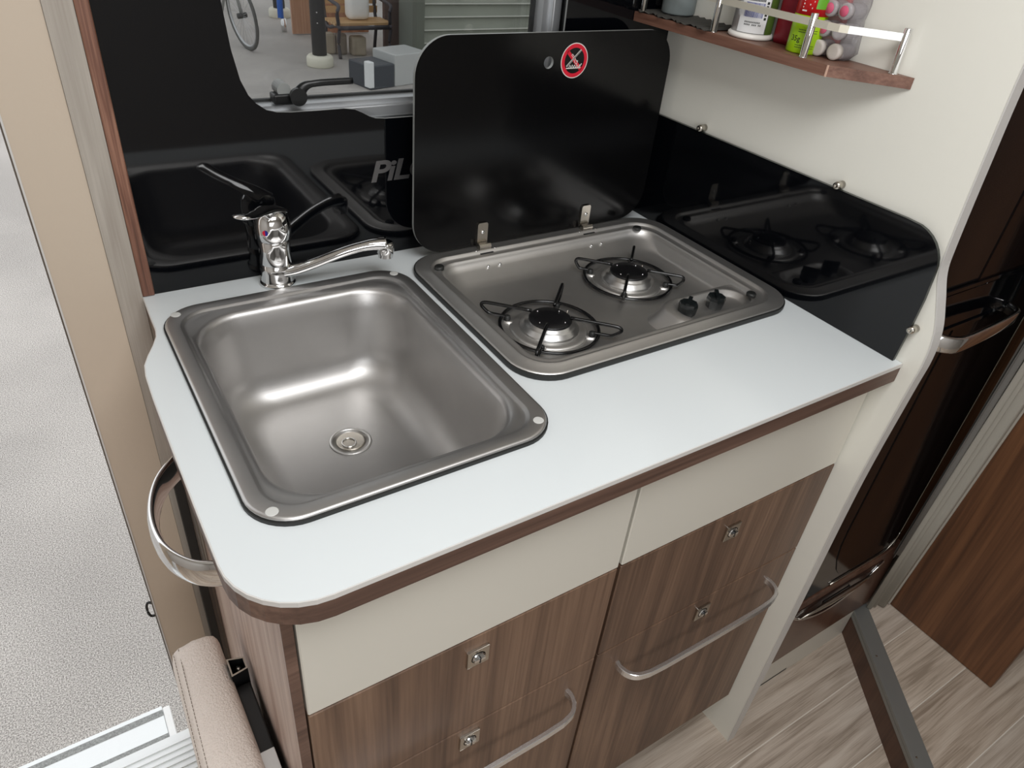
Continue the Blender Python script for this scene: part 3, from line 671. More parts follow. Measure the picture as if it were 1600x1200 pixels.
sec = [(-0.0012, -0.0040), (0.0012, -0.0040), (0.0012, 0.0040), (-0.0012, 0.0040)]
M['rail'] = mat('rail_satin_chrome', (228, 222, 205), 0.42, 0.55)  # cream tint puts a warm reflection on the chrome into the colour
obj('rail', sweep([(0.7295, -0.010, zr), (0.7380, -0.300, zr), (0.7390, -0.320, zr), (0.7415, -0.334, zr), (0.7475, -0.342, zr)], sec), M['rail'], sh, False, 'flat chrome rail')
obj('rail', sweep([(0.7460, -0.3400, zr), (0.7520, -0.3470, zr), (0.7860, -0.3870, zr)], sec), M['bar'], sh, False, 'flat chrome rail end')
# ribbed mat
mb = bmesh.new(); nx, ny = 44, 14
grid = []
for i in range(nx + 1):
    row = []
    for j in range(ny + 1):
        y = -0.008 - 0.142 * i / nx; x = 0.793 - (0.0680 + 0.004 * math.sin(i * 0.5)) * j / ny
        z = ZT + 0.0022 + 0.0013 * math.sin(i / nx * 2 * PI * 11)
        row.append(mb.verts.new((x, y, z)))
    grid.append(row)
for i in range(nx):
    for j in range(ny): mb.faces.new((grid[i][j], grid[i + 1][j], grid[i + 1][j + 1], grid[i][j + 1]))
r_ = bmesh.ops.extrude_face_region(mb, geom=list(mb.faces)); bmesh.ops.translate(mb, verts=[v for v in r_['geom'] if isinstance(v, bmesh.types.BMVert)], vec=(0, 0, -0.0006))
bmesh.ops.recalc_face_normals(mb, faces=mb.faces)
tag(obj('ribbed_mat', mb, mat('dark_mat', (62, 60, 56), 0.9), smooth=True), 'dark grey ribbed non-slip mat lying on the shelf', 'mat')
zt2 = ZT + 0.0038
cn = thing('canister', 'grey plastic canister standing on the ribbed mat', 'canister', (0.768, -0.045, zt2))
obj('body', lathe([(0.0225, zt2), (0.0240, zt2 + 0.002), (0.0245, zt2 + 0.075), (0.0235, zt2 + 0.078)], (0.768, -0.0455, 0), 36), mat('canister_grey', (128, 136, 136), 0.5), cn, True)
obj('lid', lathe([(0.0250, zt2 + 0.078), (0.0250, zt2 + 0.088), (0.0235, zt2 + 0.090)], (0.768, -0.0455, 0), 36), mat('canister_lid', (96, 102, 104), 0.5), cn, True)
# white tin with barcode
c1 = (0.7675, -0.1870, 0); z0 = ZT + 0.0003
tin = thing('spray_can', 'silver white can with a blue barcode standing behind the rail', 'can', (c1[0], c1[1], z0))
obj('cap_base', lathe([(0.0270, z0), (0.0295, z0 + 0.002), (0.0292, z0 + 0.005), (0.0270, z0 + 0.0068)], c1, 40), mat('cap_white', (232, 228, 222), 0.4), tin, True)
obj('body', lathe([(0.0262, z0 + 0.0068), (0.0262, z0 + 0.110), (0.0200, z0 + 0.116)], c1, 40), mat('can_silver', (190, 190, 190), 0.3, 0.4), tin, True)
def curved(c, r, a0, a1, zz0, zz1, m, parent, name, n=10, label=None):
    b = bmesh.new(); A = []; B = []
    for i in range(n + 1):
        a = a0 + (a1 - a0) * i / n
        A.append(b.verts.new((c[0] + r * math.cos(a), c[1] + r * math.sin(a), zz0))); B.append(b.verts.new((c[0] + r * math.cos(a), c[1] + r * math.sin(a), zz1)))
    for i in range(n): b.faces.new((A[i], A[i + 1], B[i + 1], B[i]))
    return obj(name, b, m, parent, True, label)
ink = mat('barcode_ink', (70, 76, 140), 0.5); blk = mat('print_black', (40, 42, 40), 0.5)
la = math.radians(222)   # the side facing the camera
lab = curved(c1, 0.0265, la - 0.78, la + 0.62, z0 + 0.008, z0 + 0.100, mat('label_white', (224, 224, 224), 0.45), tin, 'label', 16, 'white printed label')
curved(c1, 0.0266, la + 0.66, la + 1.25, z0 + 0.007, z0 + 0.100, mat('label_green', (74, 98, 40), 0.4), tin, 'label', 8, 'green side of the label')
# barcode bars and date code, flat print: one mesh each
def arc_marks(c, r, spans, parent, name, m, label=None):
    b = bmesh.new()
    for a0, a1, zz0, zz1 in spans:
        v = [b.verts.new((c[0] + r * math.cos(a), c[1] + r * math.sin(a), z)) for a, z in ((a0, zz0), (a1, zz0), (a1, zz1), (a0, zz1))]
        b.faces.new(v)
    return obj(name, b, m, parent, False, label)
sp_ = []; a = la - 0.56
random.seed(3)
while a < la + 0.34:
    w_ = random.choice([0.012, 0.018, 0.03]); sp_.append((a, a + w_, z0 + 0.026, z0 + 0.043)); a += w_ + random.choice([0.012, 0.018])
arc_marks(c1, 0.0268, sp_, lab, 'barcode', ink, 'blue barcode')
sp_ = [(la - 0.45 + k * 0.075, la - 0.45 + k * 0.075 + 0.045, zz, zz + 0.0018) for k in range(11) for zz in (z0 + 0.0165, z0 + 0.0195) if random.random() > 0.15]
arc_marks(c1, 0.0268, sp_, lab, 'date_code', blk, 'black printed date code')
sp_ = [(la - 0.5 + k * 0.07, la - 0.5 + k * 0.07 + 0.05, z0 + 0.0445, z0 + 0.048) for k in range(12)]
arc_marks(c1, 0.0268, sp_, lab, 'small_print', blk)
sp_ = [(la + 0.42, la + 0.54, z0 + 0.024 + k * 0.0045, z0 + 0.027 + k * 0.0045) for k in range(5)]
arc_marks(c1, 0.0268, sp_, lab, 'small_print', blk)
# tall dark red packet, red packet, green tin
def packet(name, x0, x1, y0, y1, h, m, label, cat, crimp=True):
    t = thing(name, label, cat, ((x0 + x1) / 2, (y0 + y1) / 2, ZT))
    L_ = []
    for k, (s, z) in enumerate(((0.92, 0.0002), (1.0, 0.006), (1.03, h * 0.5), (0.95, h * 0.85), (0.6, h * 0.96), (0.12, h))):
        cx_, cy_ = (x0 + x1) / 2, (y0 + y1) / 2; hx, hy = (x1 - x0) / 2 * s, (y1 - y0) / 2 * (1 if k > 3 else min(1, s))
        L_.append(rl(cx_ - hx, cx_ + hx, cy_ - hy, cy_ + hy, 0.005 * min(1, s), ZT + z, 5))
    obj('body', loft(L_, True, True), m, t, True)
    return t
pk = packet('tall_packet', 0.776, 0.796, -0.2500, -0.2150, 0.13, mat('dark_red_pack', (120, 18, 34), 0.35), 'tall dark red packet behind the green tin', 'packet')
pk2 = packet('snack_packet', 0.788, 0.7965, -0.3050, -0.2560, 0.105, mat('bright_red_pack', (210, 30, 34), 0.35), 'flat red packet between the round tin and the partition', 'packet')
c2 = (0.7665, -0.2735, 0)
gt = thing('green_tin', 'round tin, lime green below and red above, marked 35g, behind the rail post', 'tin', (c2[0], c2[1], z0))
obj('body', lathe([(0.0190, z0), (0.0196, z0 + 0.0015), (0.0196, z0 + 0.0420)], c2, 36), mat('lime_green', (150, 190, 20), 0.3), gt, True)
obj('tin_lid', lathe([(0.0197, z0 + 0.0422), (0.0197, z0 + 0.095), (0.018, z0 + 0.098)], c2, 36), mat('tin_red', (214, 26, 34), 0.3), gt, True, label='bright red upper half')
curved(c2, 0.0199, math.radians(222) + 0.05, math.radians(222) + 0.75, z0 + 0.050, z0 + 0.070, mat('badge_green2', (96, 160, 40), 0.4), gt, 'badge', 8, 'green badge')
arc_marks(c2, 0.0199, [(math.radians(222) - 0.75, math.radians(222) - 0.75 + l_, z0 + 0.046 + 0.0035 * k, z0 + 0.0476 + 0.0035 * k) for k, l_ in enumerate((0.3, 0.6, 0.45, 0.65, 0.5))], gt, 'printed_lines', M['pale'], 'white printed lines')
ga = math.radians(222)
dk = mat('green_print', (20, 84, 30), 0.5); dkk = mat('tin_print', (52, 66, 16), 0.5)
def arc_text(s, a_start, z, size, parent, name, m, label):
    f = bpy.data.curves.new(name, 'FONT'); f.body = s; f.size = size; f.offset = 0.00012
    o = bpy.data.objects.new('t', f); C.objects.link(o); bpy.context.view_layer.update()
    me = bpy.data.meshes.new_from_object(o.evaluated_get(bpy.context.evaluated_depsgraph_get())); bpy.data.objects.remove(o)
    for v in me.vertices:
        a = a_start + v.co.x / 0.0198; v.co = Vector((c2[0] + 0.0199 * math.cos(a), c2[1] + 0.0199 * math.sin(a), z + v.co.y))
    me.materials.clear(); me.materials.append(m); o2 = bpy.data.objects.new(name, me); C.objects.link(o2); attach(o2, parent); o2['label'] = label
arc_text('35g', ga - 0.98, z0 + 0.0135, 0.0085, gt, 'weight_print', dkk, 'dark 35g print')
arc_marks(c2, 0.0198, [(ga - 0.6 + k * 0.09, ga - 0.6 + k * 0.09 + 0.07, zz, zz + 0.0008) for zz in (z0 + 0.0065, z0 + 0.0090, z0 + 0.0235, z0 + 0.0260) for k in range(13)], gt, 'small_print', dkk)
arc_marks(c2, 0.0198, [(ga + 0.12, ga + 0.36, z0 + 0.036, z0 + 0.041), (ga + 0.08, ga + 0.30, z0 + 0.039, z0 + 0.043), (ga + 0.15, ga + 0.33, z0 + 0.028, z0 + 0.031)], gt, 'leaf_mark', dk, 'dark green leaf mark')
# bag of small bottles
bag = bmesh.new()
BL = []
for s, z, dy in ((0.7, 0.0005, 0), (1.0, 0.010, 0), (1.02, 0.03, 0.001), (0.92, 0.045, 0.003), (0.98, 0.060, 0.001), (0.85, 0.085, 0.0), (0.5, 0.105, -0.004), (0.8, 0.118, -0.006)):
    lo_ = rl(0.7745 + 0.0105 - 0.0105 * s, 0.7745 + 0.0105 + 0.0105 * s, -0.3075 - 0.0275 * s + dy, -0.3075 + 0.0275 * s + dy, 0.009 * s, ZT + z, 7)
    lo_ = [(p[0] + random.uniform(-0.0012, 0.0012), p[1] + random.uniform(-0.0014, 0.0014), p[2] + random.uniform(-0.001, 0.001) * (z > 0.005)) for p in lo_]
    BL.append(lo_)
loft(BL, False, True, bag)
tag(obj('plastic_bag', bag, M['bag'], smooth=True), 'crumpled clear plastic bag of small bottles at the end of the shelf', 'bag')
cw = mat('bottle_cap_white', (206, 198, 190), 0.45); pk_ = mat('pink_label', (205, 90, 120), 0.5)
spots = [(-0.2960, 0.0095, 'white-capped small bottle at bottom left of the plastic bag'), (-0.3190, 0.0095, 'white-capped small bottle at bottom right of the plastic bag'),
         (-0.2960, 0.0310, 'small bottle with pink label above the left white cap in the bag'), (-0.3180, 0.0315, 'small clear bottle above the right white cap in the bag'),
         (-0.2970, 0.0530, 'small bottle with pink label at the left, third layer of the bag'), (-0.3170, 0.0530, 'small pink-labelled bottle at the right, third layer of the bag')]
proto = None
for i, (y, z, lb) in enumerate(spots):
    loc = (0.7645 + 0.0008 * (i % 3), y, ZT + z)
    if proto is None:
        t = thing('small_bottle', lb, 'bottle', loc, 'small bottles in the plastic bag')
        yb_, zb_ = y, ZT + z
        obj('body', lathe([(0.0060, loc[0] + 0.0075), (0.0085, loc[0] + 0.010), (0.0088, loc[0] + 0.030), (0.0070, loc[0] + 0.0315)], (0, y, zb_), 20, 'x'), M['vial'], t, True)
        obj('cap', lathe([(0.0088, loc[0] + 0.0070), (0.0092, loc[0] + 0.0010), (0.0085, loc[0] - 0.0010), (0.0060, loc[0] - 0.0014)], (0, y, zb_), 20, 'x'), cw, t, True, 'white screw cap')
        proto = t
    else:
        t = dup(proto, loc, lb)
    if i >= 2:
        for ch in t.children:
            if ch.name.startswith('cap'):
                ch.data = ch.data.copy(); ch.data.materials[0] = M['vial']; ch['label'] = 'clear screw cap'
        if i != 3:
            obj('sticker', lathe([(0.0060, loc[0] - 0.0016), (0.0056, loc[0] - 0.0022)], (0, y, ZT + z), 16, 'x'), pk_, t, True, 'pink disc label')

# ---------------------------------------------------------------- fold-up seat by the door
seat = thing('folding_seat', 'folded beige leather door-side seat with black steel frame', 'seat', (-0.05, -0.4, 0.1))
cs = []
x0, x1 = -0.0860, -0.0235
def ring_seat(y, zt, k):   # cross-section rings along y
    return [(x, y, z) for x, z in [(x0 + k, 0.12), (x0 + 0.001 + k, zt - 0.030), (x0 + 0.004 + k, zt - 0.010), (x0 + 0.012 + k, zt - 0.002), (x0 + 0.020 + k, zt - 0.0005), ((x0 + x1) / 2, zt + 0.003),
            (x1 - 0.012 - k, zt + 0.001), (x1 - 0.004 - k, zt - 0.004), (x1 - k, zt - 0.014), (x1 - k, 0.12)]]
for y, dz, k in ((-0.2085, -0.030, 0.006), (-0.2100, -0.012, 0.003), (-0.2150, -0.003, 0.001), (-0.225, 0.0, 0.0), (-0.30, 0.001, -0.001), (-0.40, 0.002, -0.003), (-0.60, 0.002, -0.004), (-0.62, -0.01, 0.0)):
    cs.append(ring_seat(y, 0.500 + dz, k))
obj('cushion', loft(cs, True, True), M['leather'], seat, True, 'beige grained leather cushion')
for xx in (-0.0725, -0.0795):
    pts_ = [(xx, -0.2170, 0.4975 - (0.001 if xx > -0.075 else 0.003))] + [(xx - 0.001 * i, -0.2170 - 0.0335 * i, 0.4992 - (0 if xx > -0.075 else 0.0028)) for i in range(1, 12)]
    dash = bmesh.new()
    for a, b in zip(pts_[:-1], pts_[1:]):
        a, b = Vector(a), Vector(b)
        for q in range(6):
            s0 = a.lerp(b, q / 6); s1 = a.lerp(b, (q + 0.7) / 6); tube([s0, s1], 0.0005, n=5, bm=dash)
    st_ = obj('seam', dash, M['thread'], seat); st_['kind'] = 'stuff'
tb_ = plate([(-0.0236, -0.2925), (-0.0025, -0.2890), (-0.0025, -0.2700), (-0.0236, -0.2640)], 0.12, 0.5, 'z', [[(-0.0216, -0.2895), (-0.0045, -0.2870), (-0.0045, -0.2720), (-0.0216, -0.2665)]])
for f in tb_.faces:
    if f.normal.z > 0.5: f.material_index = 1
obj('frame_tube', tb_, [M['plastic'], M['satin']], seat, False, 'open-ended square black tube with bright cut rim')
obj('tube_spring', tube([(-0.0125, -0.2780, 0.30), (-0.0125, -0.2780, 0.492)], 0.0035), M['satin'], seat, True)
obj('frame_rail', box(-0.0232, -0.0035, -0.62, -0.2935, 0.30, 0.478, 0.002), M['plastic'], seat, False, 'black seat frame rail')
obj('wall_rail', box(-0.0190, -0.0060, -0.020, -0.0058, 0.12, 0.62, 0.001), M['rubber'], seat, False, 'black mounting rail')
obj('bracket', box(-0.0215, -0.0045, -0.43, -0.40, 0.4785, 0.4900, 0.001), mat('bracket_white', (200, 198, 195), 0.4), seat, False, 'pale bracket')

# ---------------------------------------------------------------- fridge beyond the partition
fx0, fx1 = W + 0.0190, 1.262
fg = thing('fridge', 'glossy black fridge recessed behind the cream partition', 'fridge', (1.03, -0.25, 0.09))
obj('body', box(fx0, 1.20, -0.478, -0.02, 0.288, 1.95), M['plastic'], fg)
dout = rrect(fx0, 1.225, 0.292, 1.94, 0.035, 8)
obj('door', plate(dout, -0.500, -0.479, 'y'), M['fridge'], fg, False, 'glossy black fridge door')
obj('door_brown_area', plate([(1.06, 0.310), (1.215, 0.310), (1.215, 1.93), (1.00, 1.93), (0.985, 0.46), (0.988, 0.42), (0.998, 0.380), (1.018, 0.340), (1.035, 0.320)], -0.5015, -0.5, 'y'), M['fridge_brown'], fg, False, 'dark brown glossy area with a curved corner on the door')  # thin brown gloss plate on the door, curved at its lower left corner
obj('door_trim', sweep(smooth_path([(1.02, -0.502, 0.297), (1.15, -0.502, 0.297), (1.195, -0.502, 0.300), (1.215, -0.502, 0.318), (1.2215, -0.502, 0.345), (1.2220, -0.502, 0.45), (1.2220, -0.502, 1.93)], 5), circ(0.0015, 6), up=(0, -1, 0)), M['satin'], fg, True, 'thin bright door trim')
fh = bmesh.new()
loft([[(p[0], -0.5020, p[1]) for p in rrect(0.870, 1.135, 0.886, 0.962, 0.010, 5)], [(p[0], -0.5045, p[1]) for p in rrect(0.870, 1.135, 0.886, 0.962, 0.010, 5)],
      [(p[0], -0.5045, p[1]) for p in rrect(0.876, 1.129, 0.892, 0.956, 0.009, 5)], [(p[0], -0.5025, p[1]) for p in rrect(0.882, 1.123, 0.896, 0.952, 0.008, 5)]], True, True, fh)
hdl = obj('handle', fh, M['black'], fg, False, 'glossy recessed handle cup')
hp = smooth_path([(0.905, -0.5045, 0.893), (0.912, -0.520, 0.892), (0.926, -0.532, 0.891), (0.950, -0.536, 0.890), (1.02, -0.534, 0.890), (1.08, -0.530, 0.890), (1.112, -0.524, 0.891), (1.122, -0.5045, 0.892)], 6)
obj('handle_grip', sweep(hp, [(-0.004, -0.010), (-0.002, -0.0125), (0.003, -0.0125), (0.004, -0.010), (0.004, 0.010), (0.002, 0.012), (-0.003, 0.012), (-0.004, 0.010)], scale=[1.1 - 0.35 * i / len(hp) for i in range(len(hp))]), M['chrome'], hdl, True, 'chrome grip bar')
dr_ = thing('lower_drawer', 'dark walnut drawer under the fridge with crescent chrome handle', 'drawer', (1.04, -0.3, 0.09))
obj('front', box(fx0, 1.272, -0.502, -0.480, 0.092, 0.286, 0.002), M['walnut_drawer'], dr_)
obj('box', box(fx0 + 0.01, 1.25, -0.479, -0.05, 0.10, 0.28), M['plastic'], dr_)
def cres(t, lo): # crescent outline
    x = 0.925 + 0.290 * t; top = 0.262 + 0.002 * math.sin(PI * t); bot = 0.262 - (0.062 if lo else 0.0) * math.sin(PI * t) ** 0.8
    return x, (bot if lo else top)
N_ = 20
outc = [cres(i / N_, True) for i in range(N_ + 1)] + [cres(1 - i / N_, False) for i in range(1, N_)]
obj('handle_recess', plate(outc, -0.5032, -0.502, 'y'), mat('recess_brown', (46, 30, 26), 0.2), dr_, False, 'dark handle recess')
obj('chrome_arc', sweep([(cres(i / N_, True)[0], -0.5045, cres(i / N_, True)[1] - 0.002) for i in range(N_ + 1)], circ(0.0016, 8, 0.0035), up=(0, 0, 1)), M['chrome'], dr_, True, 'chrome arc under the recess')
obj('pull_bar', sweep([(0.950, -0.506, 0.236), (0.990, -0.510, 0.243), (1.03, -0.512, 0.246), (1.11, -0.512, 0.246), (1.15, -0.510, 0.243), (1.19, -0.506, 0.236)], circ(1, 10), scale=[0.0008, 0.0035, 0.0052, 0.0052, 0.0035, 0.0008]), M['satin'], dr_, True, 'satin pull bar with pointed ends')
pc = [(1.070 + 0.042 * math.cos(a), 0.243 + 0.030 * math.sin(a)) for a in [PI + PI * i / 14 for i in range(15)]]
obj('finger_cup', plate(pc, -0.5045, -0.5033, 'y'), M['plastic'], dr_, False, 'black finger cup')
obj('cup_rim', sweep([(x, -0.5055, z) for x, z in pc], circ(0.0011, 6), up=(0, -1, 0)), M['chrome'], dr_, True)
pl = obj('fridge_plinth', box(fx0, 1.2270, -0.4985, -0.4800, 0.0005, 0.0910, 0.001), M['cream']); tag(pl, 'cream kickboard under the lower drawer', 'kickboard')
obj('vent_slot', box(0.87, 1.03, -0.4990, -0.4985, 0.004, 0.009), M['plastic'], pl)

# ---------------------------------------------------------------- curtain and tall wood panel
def curtain_piece(path, z0, z1, name, parent, m, th=0.0015):
    b = bmesh.new(); P = smooth_path([(x, y, 0) for x, y in path], 6); prev = None; rows = []
    for p in P:
        rows.append([b.verts.new((1.30 + (p.x - 1.30) * (1 + 1.15 * min(1.0, z0 + (z1 - z0) * t / 6 - 0.08)) if p.x < 1.30 else p.x, p.y - 0.04 * min(1.0, z0 + (z1 - z0) * t / 6 - 0.08), z0 + (z1 - z0) * t / 6)) for t in range(7)])
    for A, B in zip(rows[:-1], rows[1:]):
        for j in range(6): b.faces.new((A[j], B[j], B[j + 1], A[j + 1]))
    r = bmesh.ops.extrude_face_region(b, geom=list(b.faces)); bmesh.ops.translate(b, verts=[v for v in r['geom'] if isinstance(v, bmesh.types.BMVert)], vec=(th, th, 0))
    bmesh.ops.recalc_face_normals(b, faces=b.faces)
    return obj(name, b, m, parent, True)
cu = thing('pleated_curtain', 'grey pleated curtain gathered beside the fridge', 'curtain', (1.28, -0.48, 0.085))
curtain_piece([(1.3120, -0.5250), (1.3040, -0.5265), (1.2920, -0.5275), (1.2880, -0.5180), (1.2800, -0.5070), (1.2750, -0.5180), (1.2690, -0.5080), (1.2620, -0.5160), (1.2560, -0.5080)], 0.086, 1.95, 'pleats', cu, M['curtain'])
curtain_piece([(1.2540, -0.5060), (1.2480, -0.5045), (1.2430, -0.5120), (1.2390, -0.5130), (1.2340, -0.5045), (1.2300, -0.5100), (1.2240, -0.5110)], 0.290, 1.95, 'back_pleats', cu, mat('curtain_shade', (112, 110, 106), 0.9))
obj('hem_band', plate([(-0.4900, 0.085), (-0.5285, 0.085), (-0.5660, 1.02), (-0.5660, 1.95), (-0.4900, 1.95)], 1.3130, 1.3165, 'x'), mat('curtain_stile', (176, 170, 160), 0.7), cu, False, 'pale curtain stile')
wp = obj('wardrobe_panel', box(1.3180, 1.3360, -0.7650, -0.0100, 0.0820, 1.95, 0.001, 1), M['dark_wood'])
tag(wp, 'tall brown mahogany panel standing on the raised floor right of the curtain', 'panel')

# ---------------------------------------------------------------- door side: entrance step and catch
es = thing('entrance_step', 'white aluminium entrance step with two grey grip strips outside the door', 'step', (-0.4, 0.16, -0.22))
obj('tread', box(-0.80, -0.1370, 0.098, 0.1965, -0.215, -0.1990, 0.001), M['silver_white'], es)
for y in (0.1790, 0.1185):
    obj('grip_strip', box(-0.80, -0.1375, y - 0.0075, y + 0.0075, -0.1992, -0.1984), M['grit'], es, False, 'grey grit strip')
obj('end_cap', box(-0.1365, -0.1220, 0.093, 0.1900, -0.218, -0.1960, 0.003), mat('cap_light', (240, 240, 238), 0.4), es, False, 'white end cap')
obj('arm', box(-0.145, -0.125, 0.0215, 0.0975, -0.225, -0.205), M['alu'], es)
th_ = struct('trim_2', box(-0.758, -0.090, -0.0995, 0.020, -0.19, -0.050), M['silver_white'], label='white ribbed threshold profile of the entrance door')
for k in range(8):
    obj('rib', box(-0.757, -0.091, -0.092 + k * 0.013, -0.086 + k * 0.013, -0.0500, -0.0470), M['silver_white'], th_)
dcx = obj('door_catch', tube(smooth_path([(-0.0890, 0.008, 0.345), (-0.0960, 0.010, 0.347), (-0.0995, 0.010, 0.338), (-0.0995, 0.010, 0.322), (-0.0960, 0.010, 0.313), (-0.0890, 0.008, 0.315)], 4), 0.0022), M['plastic'], None, True)
tag(dcx, 'small black hook on the edge of the door opening', 'hook')

# ---------------------------------------------------------------- outside
GZ = -0.55
ground = struct('ground', plate([(-30, 0.3), (30, 0.3), (30, 40), (-30, 40)], GZ - 0.05, GZ, 'z'), M['asphalt'])
gu = struct('ground_under', plate([(-30, -12), (30, -12), (30, 0.3), (-30, 0.3)], GZ - 0.05, GZ, 'z'), M['asphalt'])
# bollards
base_m = mat('bollard_base_cream', (225, 222, 205), 0.6); post_m = mat('bollard_dark', (62, 62, 64), 0.5)
def bollard(x, y, label):
    t = thing('bollard', label, 'post', (x, y, GZ), 'dark posts with pale bases')
    obj('base', lathe([(0.135, GZ), (0.14, GZ + 0.01), (0.14, GZ + 0.085), (0.12, GZ + 0.11), (0.085, GZ + 0.112)], (x, y, 0), 28), base_m, t, True, 'round cream base')
    obj('post', lathe([(0.075, GZ + 0.1), (0.075, 1.3), (0.06, 1.33)], (x, y, 0), 20), post_m, t, True)
    for z in (-0.02, -0.12): obj('bolt', lathe([(0.008, 0), (0.006, -0.006)], (x - 0.03, y - 0.073, z), 8, 'y'), M['chrome'], t)
bollard(2.7600, 7.14, 'dark post with cream base nearest the window'); bollard(3.1800, 9.80, 'dark post with cream base further off beside the blue tube')
# blue tube standing by the board
bt = thing('blue_tube', 'bright blue tube leaning beside the plywood board', 'tube', (2.93, 8.90, GZ))
obj('tube', tube([(2.915, 8.90, -0.40), (2.96, 9.0, 0.3), (2.97, 9.02, 0.9)], 0.036), mat('bright_blue', (60, 125, 235), 0.5), bt, True)
obj('end_fitting', lathe([(0.03, GZ), (0.035, GZ + 0.06), (0.03, GZ + 0.15)], (2.935, 8.87, 0), 14), M['chrome'], bt, True)
pb = thing('plywood_board', 'large brown plywood board standing outside the window', 'board', (3.4, 8.7, GZ))
obj('sheet', box(2.985, 3.355, 8.68, 8.72, GZ + 0.01, 1.2), wood('plywood', (176, 130, 102), (200, 156, 128), (218, 178, 150), 'z', fine=14), pb)
obj('sheet', box(3.365, 3.98, 8.70, 8.74, GZ + 0.01, 1.2), wood('plywood_red', (160, 108, 80), (184, 132, 102), (202, 152, 122), 'z', fine=14), pb)
# bicycle seen nearly edge on
bk = thing('bicycle', 'grey bicycle standing outside, seen nearly edge on through the window', 'bicycle', (2.2, 8.3, GZ))
wc = Vector((2.215, 7.98, GZ + 0.345)); wd = Vector((0.16, -1.0, 0.0)).normalized(); tl = Vector((-0.10, 0.0, 1)).normalized()
def wheel(c, name):
    P = [c + wd * (0.335 * math.cos(2 * PI * i / 40)) + tl * (0.335 * math.sin(2 * PI * i / 40)) for i in range(40)]
    wo = obj(name, tube(P, 0.018, True, 8), mat('tyre', (96, 96, 94), 0.8), bk, True)
    P2 = [c + (p - c) * 0.92 for p in P]; obj('rim', tube(P2, 0.013, True, 6), M['alu'], wo, True)
    b = bmesh.new()
    for i in range(0, 40, 2): tube([c, P2[i]], 0.0018, n=4, bm=b)
    obj('spokes', b, M['alu'], wo)
    obj('hub', tube([c - wd.cross(tl) * 0.05, c + wd.cross(tl) * 0.05], 0.028, n=10), mat('hub_dark', (60, 60, 60), 0.5), wo, True)
wheel(wc, 'wheel'); wheel(wc - wd * 1.02, 'wheel')
g = lambda a, b: wc + wd * a + tl * b
fm_ = bmesh.new()
for a, b in (((0, 0), (-0.12, 0.55)), ((-0.12, 0.52), (-0.62, 0.55)), ((-0.14, 0.40), (-0.55, -0.06)), ((-0.55, -0.06), (-0.64, 0.62)), ((-1.02, 0), (-0.55, -0.06)), ((-1.02, 0), (-0.62, 0.5))):
    tube([g(*a), g(*b)], 0.018, bm=fm_)
obj('frame', fm_, mat('bike_frame', (170, 172, 170), 0.35, 0.5), bk, True)
obj('saddle', box(g(-0.66, 0.66).x - 0.07, g(-0.66, 0.66).x + 0.07, g(-0.66, 0.66).y - 0.12, g(-0.66, 0.66).y + 0.12, g(-0.66, 0.66).z - 0.02, g(-0.66, 0.66).z + 0.03, 0.015), M['plastic'], bk)
obj('handlebar', tube([g(-0.13, 0.62) - wd.cross(tl) * 0.25, g(-0.13, 0.62) + wd.cross(tl) * 0.25], 0.013), M['plastic'], bk, True)
be = thing('garden_bench', 'wood and dark iron bench with a white cushion outside the window', 'bench', (3.4, 7.6, GZ))
iron = mat('bench_iron', (78, 74, 78), 0.6); slat_m = mat('bench_slat', (206, 168, 122), 0.6)
SZ = GZ + 0.33
for bx_ in (3.09, 3.70):
    ib = bmesh.new()
    tube(smooth_path([(bx_, 7.40, GZ), (bx_, 7.44, GZ + 0.16), (bx_, 7.40, SZ - 0.02), (bx_, 7.50, SZ - 0.01), (bx_, 7.80, SZ - 0.03), (bx_, 7.90, SZ + 0.45)], 5), 0.020, bm=ib)
    tube(smooth_path([(bx_, 7.86, SZ + 0.24), (bx_, 7.60, SZ + 0.22), (bx_, 7.40, SZ + 0.20), (bx_ - 0.04, 7.34, SZ + 0.14), (bx_, 7.42, SZ + 0.02)], 5), 0.020, bm=ib)
    tube([(bx_, 7.80, SZ - 0.03), (bx_, 7.87, GZ)], 0.020, bm=ib)
    obj('bench_end', ib, iron, be, True)
obj('front_rail', tube([(3.09, 7.41, SZ - 0.02), (3.70, 7.41, SZ - 0.02)], 0.022), iron, be, True)
for k in range(4): obj('seat_slat', box(3.06, 3.73, 7.44 + k * 0.088, 7.51 + k * 0.088, SZ, SZ + 0.025), slat_m, be)
for k in range(4): obj('back_slat', box(3.06, 3.73, 7.84 + k * 0.02, 7.86 + k * 0.02, SZ + 0.06 + k * 0.09, SZ + 0.13 + k * 0.09), slat_m, be)
cu2 = obj('cushion', box(3.27, 3.53, 7.56, 7.72, SZ + 0.027, SZ + 0.36, 0.06, 4), mat('white_cushion', (252, 252, 250), 0.7))
for p in cu2.data.polygons: p.use_smooth = True
tag(cu2, 'bright white cushion standing on the outdoor bench', 'cushion')
sm = [mat('stone_a', (176, 164, 146), 0.8, var=(6, 0.2)), mat('stone_b', (150, 138, 126), 0.8, var=(6, 0.25))]
for i, (x, y, sx_, sy_, h, lb) in enumerate(((3.06, 7.68, 0.13, 0.12, 0.22, 'pale square stone block left of the bench legs'), (3.19, 7.63, 0.11, 0.12, 0.22, 'tall narrow stone block under the bench edge'), (3.36, 7.56, 0.17, 0.14, 0.20, 'brown rounded stone block under the white cushion'))):
    b = box(x - sx_ / 2, x + sx_ / 2, y - sy_ / 2, y + sy_ / 2, GZ, GZ + h, 0.025, 2)
    tag(obj('stone_block', b, sm[i % 2], None), lb, 'stone', 'stone blocks by the bench')
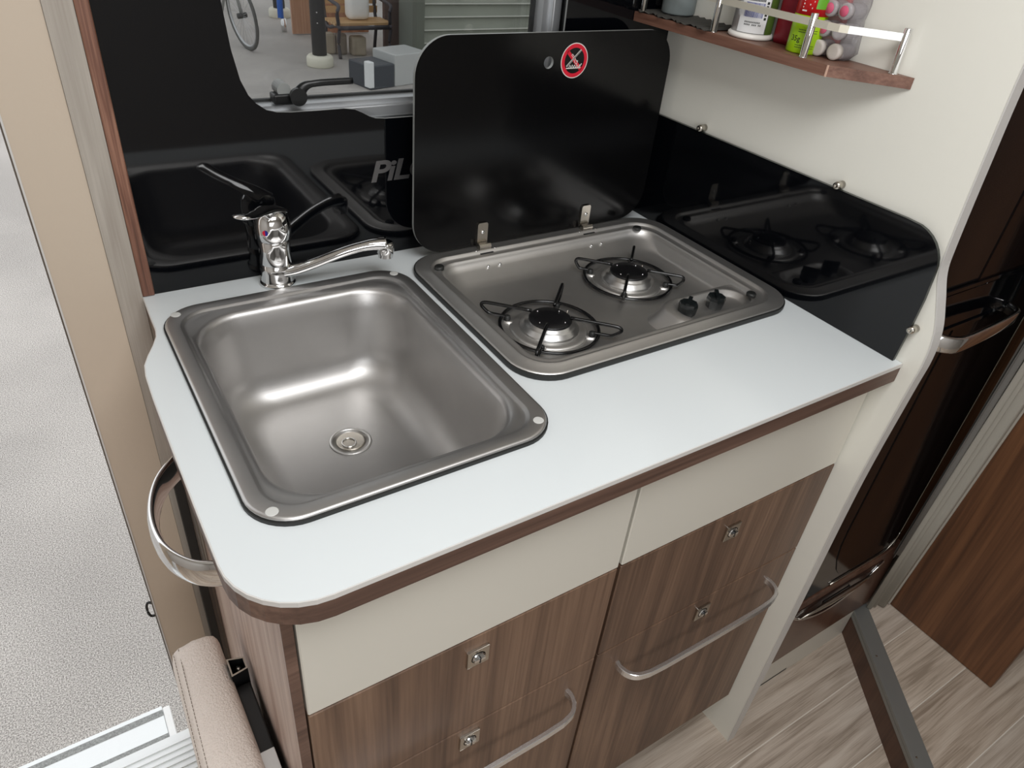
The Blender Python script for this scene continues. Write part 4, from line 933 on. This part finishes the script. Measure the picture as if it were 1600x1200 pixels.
bl = obj('dark_screen', box(3.80, 4.12, 7.80, 7.86, GZ, 1.2, 0.01), mat('brown_screen', (118, 102, 98), 0.8, var=(3, 0.3))); tag(bl, 'dark brown screen beside the green shed', 'screen')
# shed with horizontal boards
shed = thing('garden_shed', 'grey-green shed with horizontal boards outside the window', 'shed', (5.5, 6.8, GZ))
sb = mat('shed_board', (142, 146, 134), 0.7, var=(2, 0.12), bump=(40, 0.3, (0.1, 1, 1)))
obj('core', box(3.80, 9.0, 6.80, 7.40, GZ, 1.9), mat('shed_core', (120, 124, 116), 0.9), shed)
obj('corner_post', box(3.66, 3.75, 6.66, 6.76, GZ, 1.9), mat('shed_post', (104, 108, 98), 0.8), shed)
k = 0; z = GZ + 0.02
bo = None
while z < 1.8:
    b = bmesh.new()
    v = [b.verts.new(p) for p in ((3.75, 6.74, z), (9.0, 6.74, z), (9.0, 6.78, z + 0.137), (3.75, 6.78, z + 0.137), (3.75, 6.79, z), (9.0, 6.79, z), (9.0, 6.79, z + 0.137), (3.75, 6.79, z + 0.137))]
    for q in ((0, 1, 2, 3), (4, 7, 6, 5), (0, 4, 5, 1), (3, 2, 6, 7), (0, 3, 7, 4), (1, 5, 6, 2)): b.faces.new([v[i] for i in q])
    bmesh.ops.recalc_face_normals(b, faces=b.faces)
    o = obj('board', b, sb, shed)
    obj('lip', box(3.75, 9.0, 6.735, 6.746, z - 0.004, z + 0.009), mat('board_lip', (196, 198, 188), 0.6) if bo is None else bo, o); bo = bpy.data.materials['board_lip']
    z += 0.128
# solid boxes outside, shaped after a reflection in the window pane
crt = thing('pane_reflection', 'pale grey, dark and white boxes shaped after a reflection in the window pane', 'reflection', (3.15, 6.45, GZ))
Mt = Matrix.Translation((3.14, 6.35, GZ)) @ Matrix.Rotation(math.radians(14), 4, 'Z')
def cpart(name, bm, m, label=None):
    bmesh.ops.transform(bm, matrix=Mt, verts=bm.verts); return obj(name, bm, m, crt, False, label)
cpart('shell', box(0.0, 0.42, -0.18, 0.18, 0.0, 0.30, 0.01), mat('reflection_grey', (190, 192, 190), 0.4), 'pale grey part of the reflected shape')
cpart('end_panel', box(-0.30, -0.004, -0.18, 0.18, 0.0, 0.22, 0.01), mat('reflection_dark', (70, 74, 80), 0.4), 'dark part of the reflected shape')
cpart('catch', box(-0.32, -0.26, -0.19, -0.10, 0.02, 0.26, 0.01), mat('reflection_white', (235, 238, 238), 0.4), 'white part of the reflected shape')
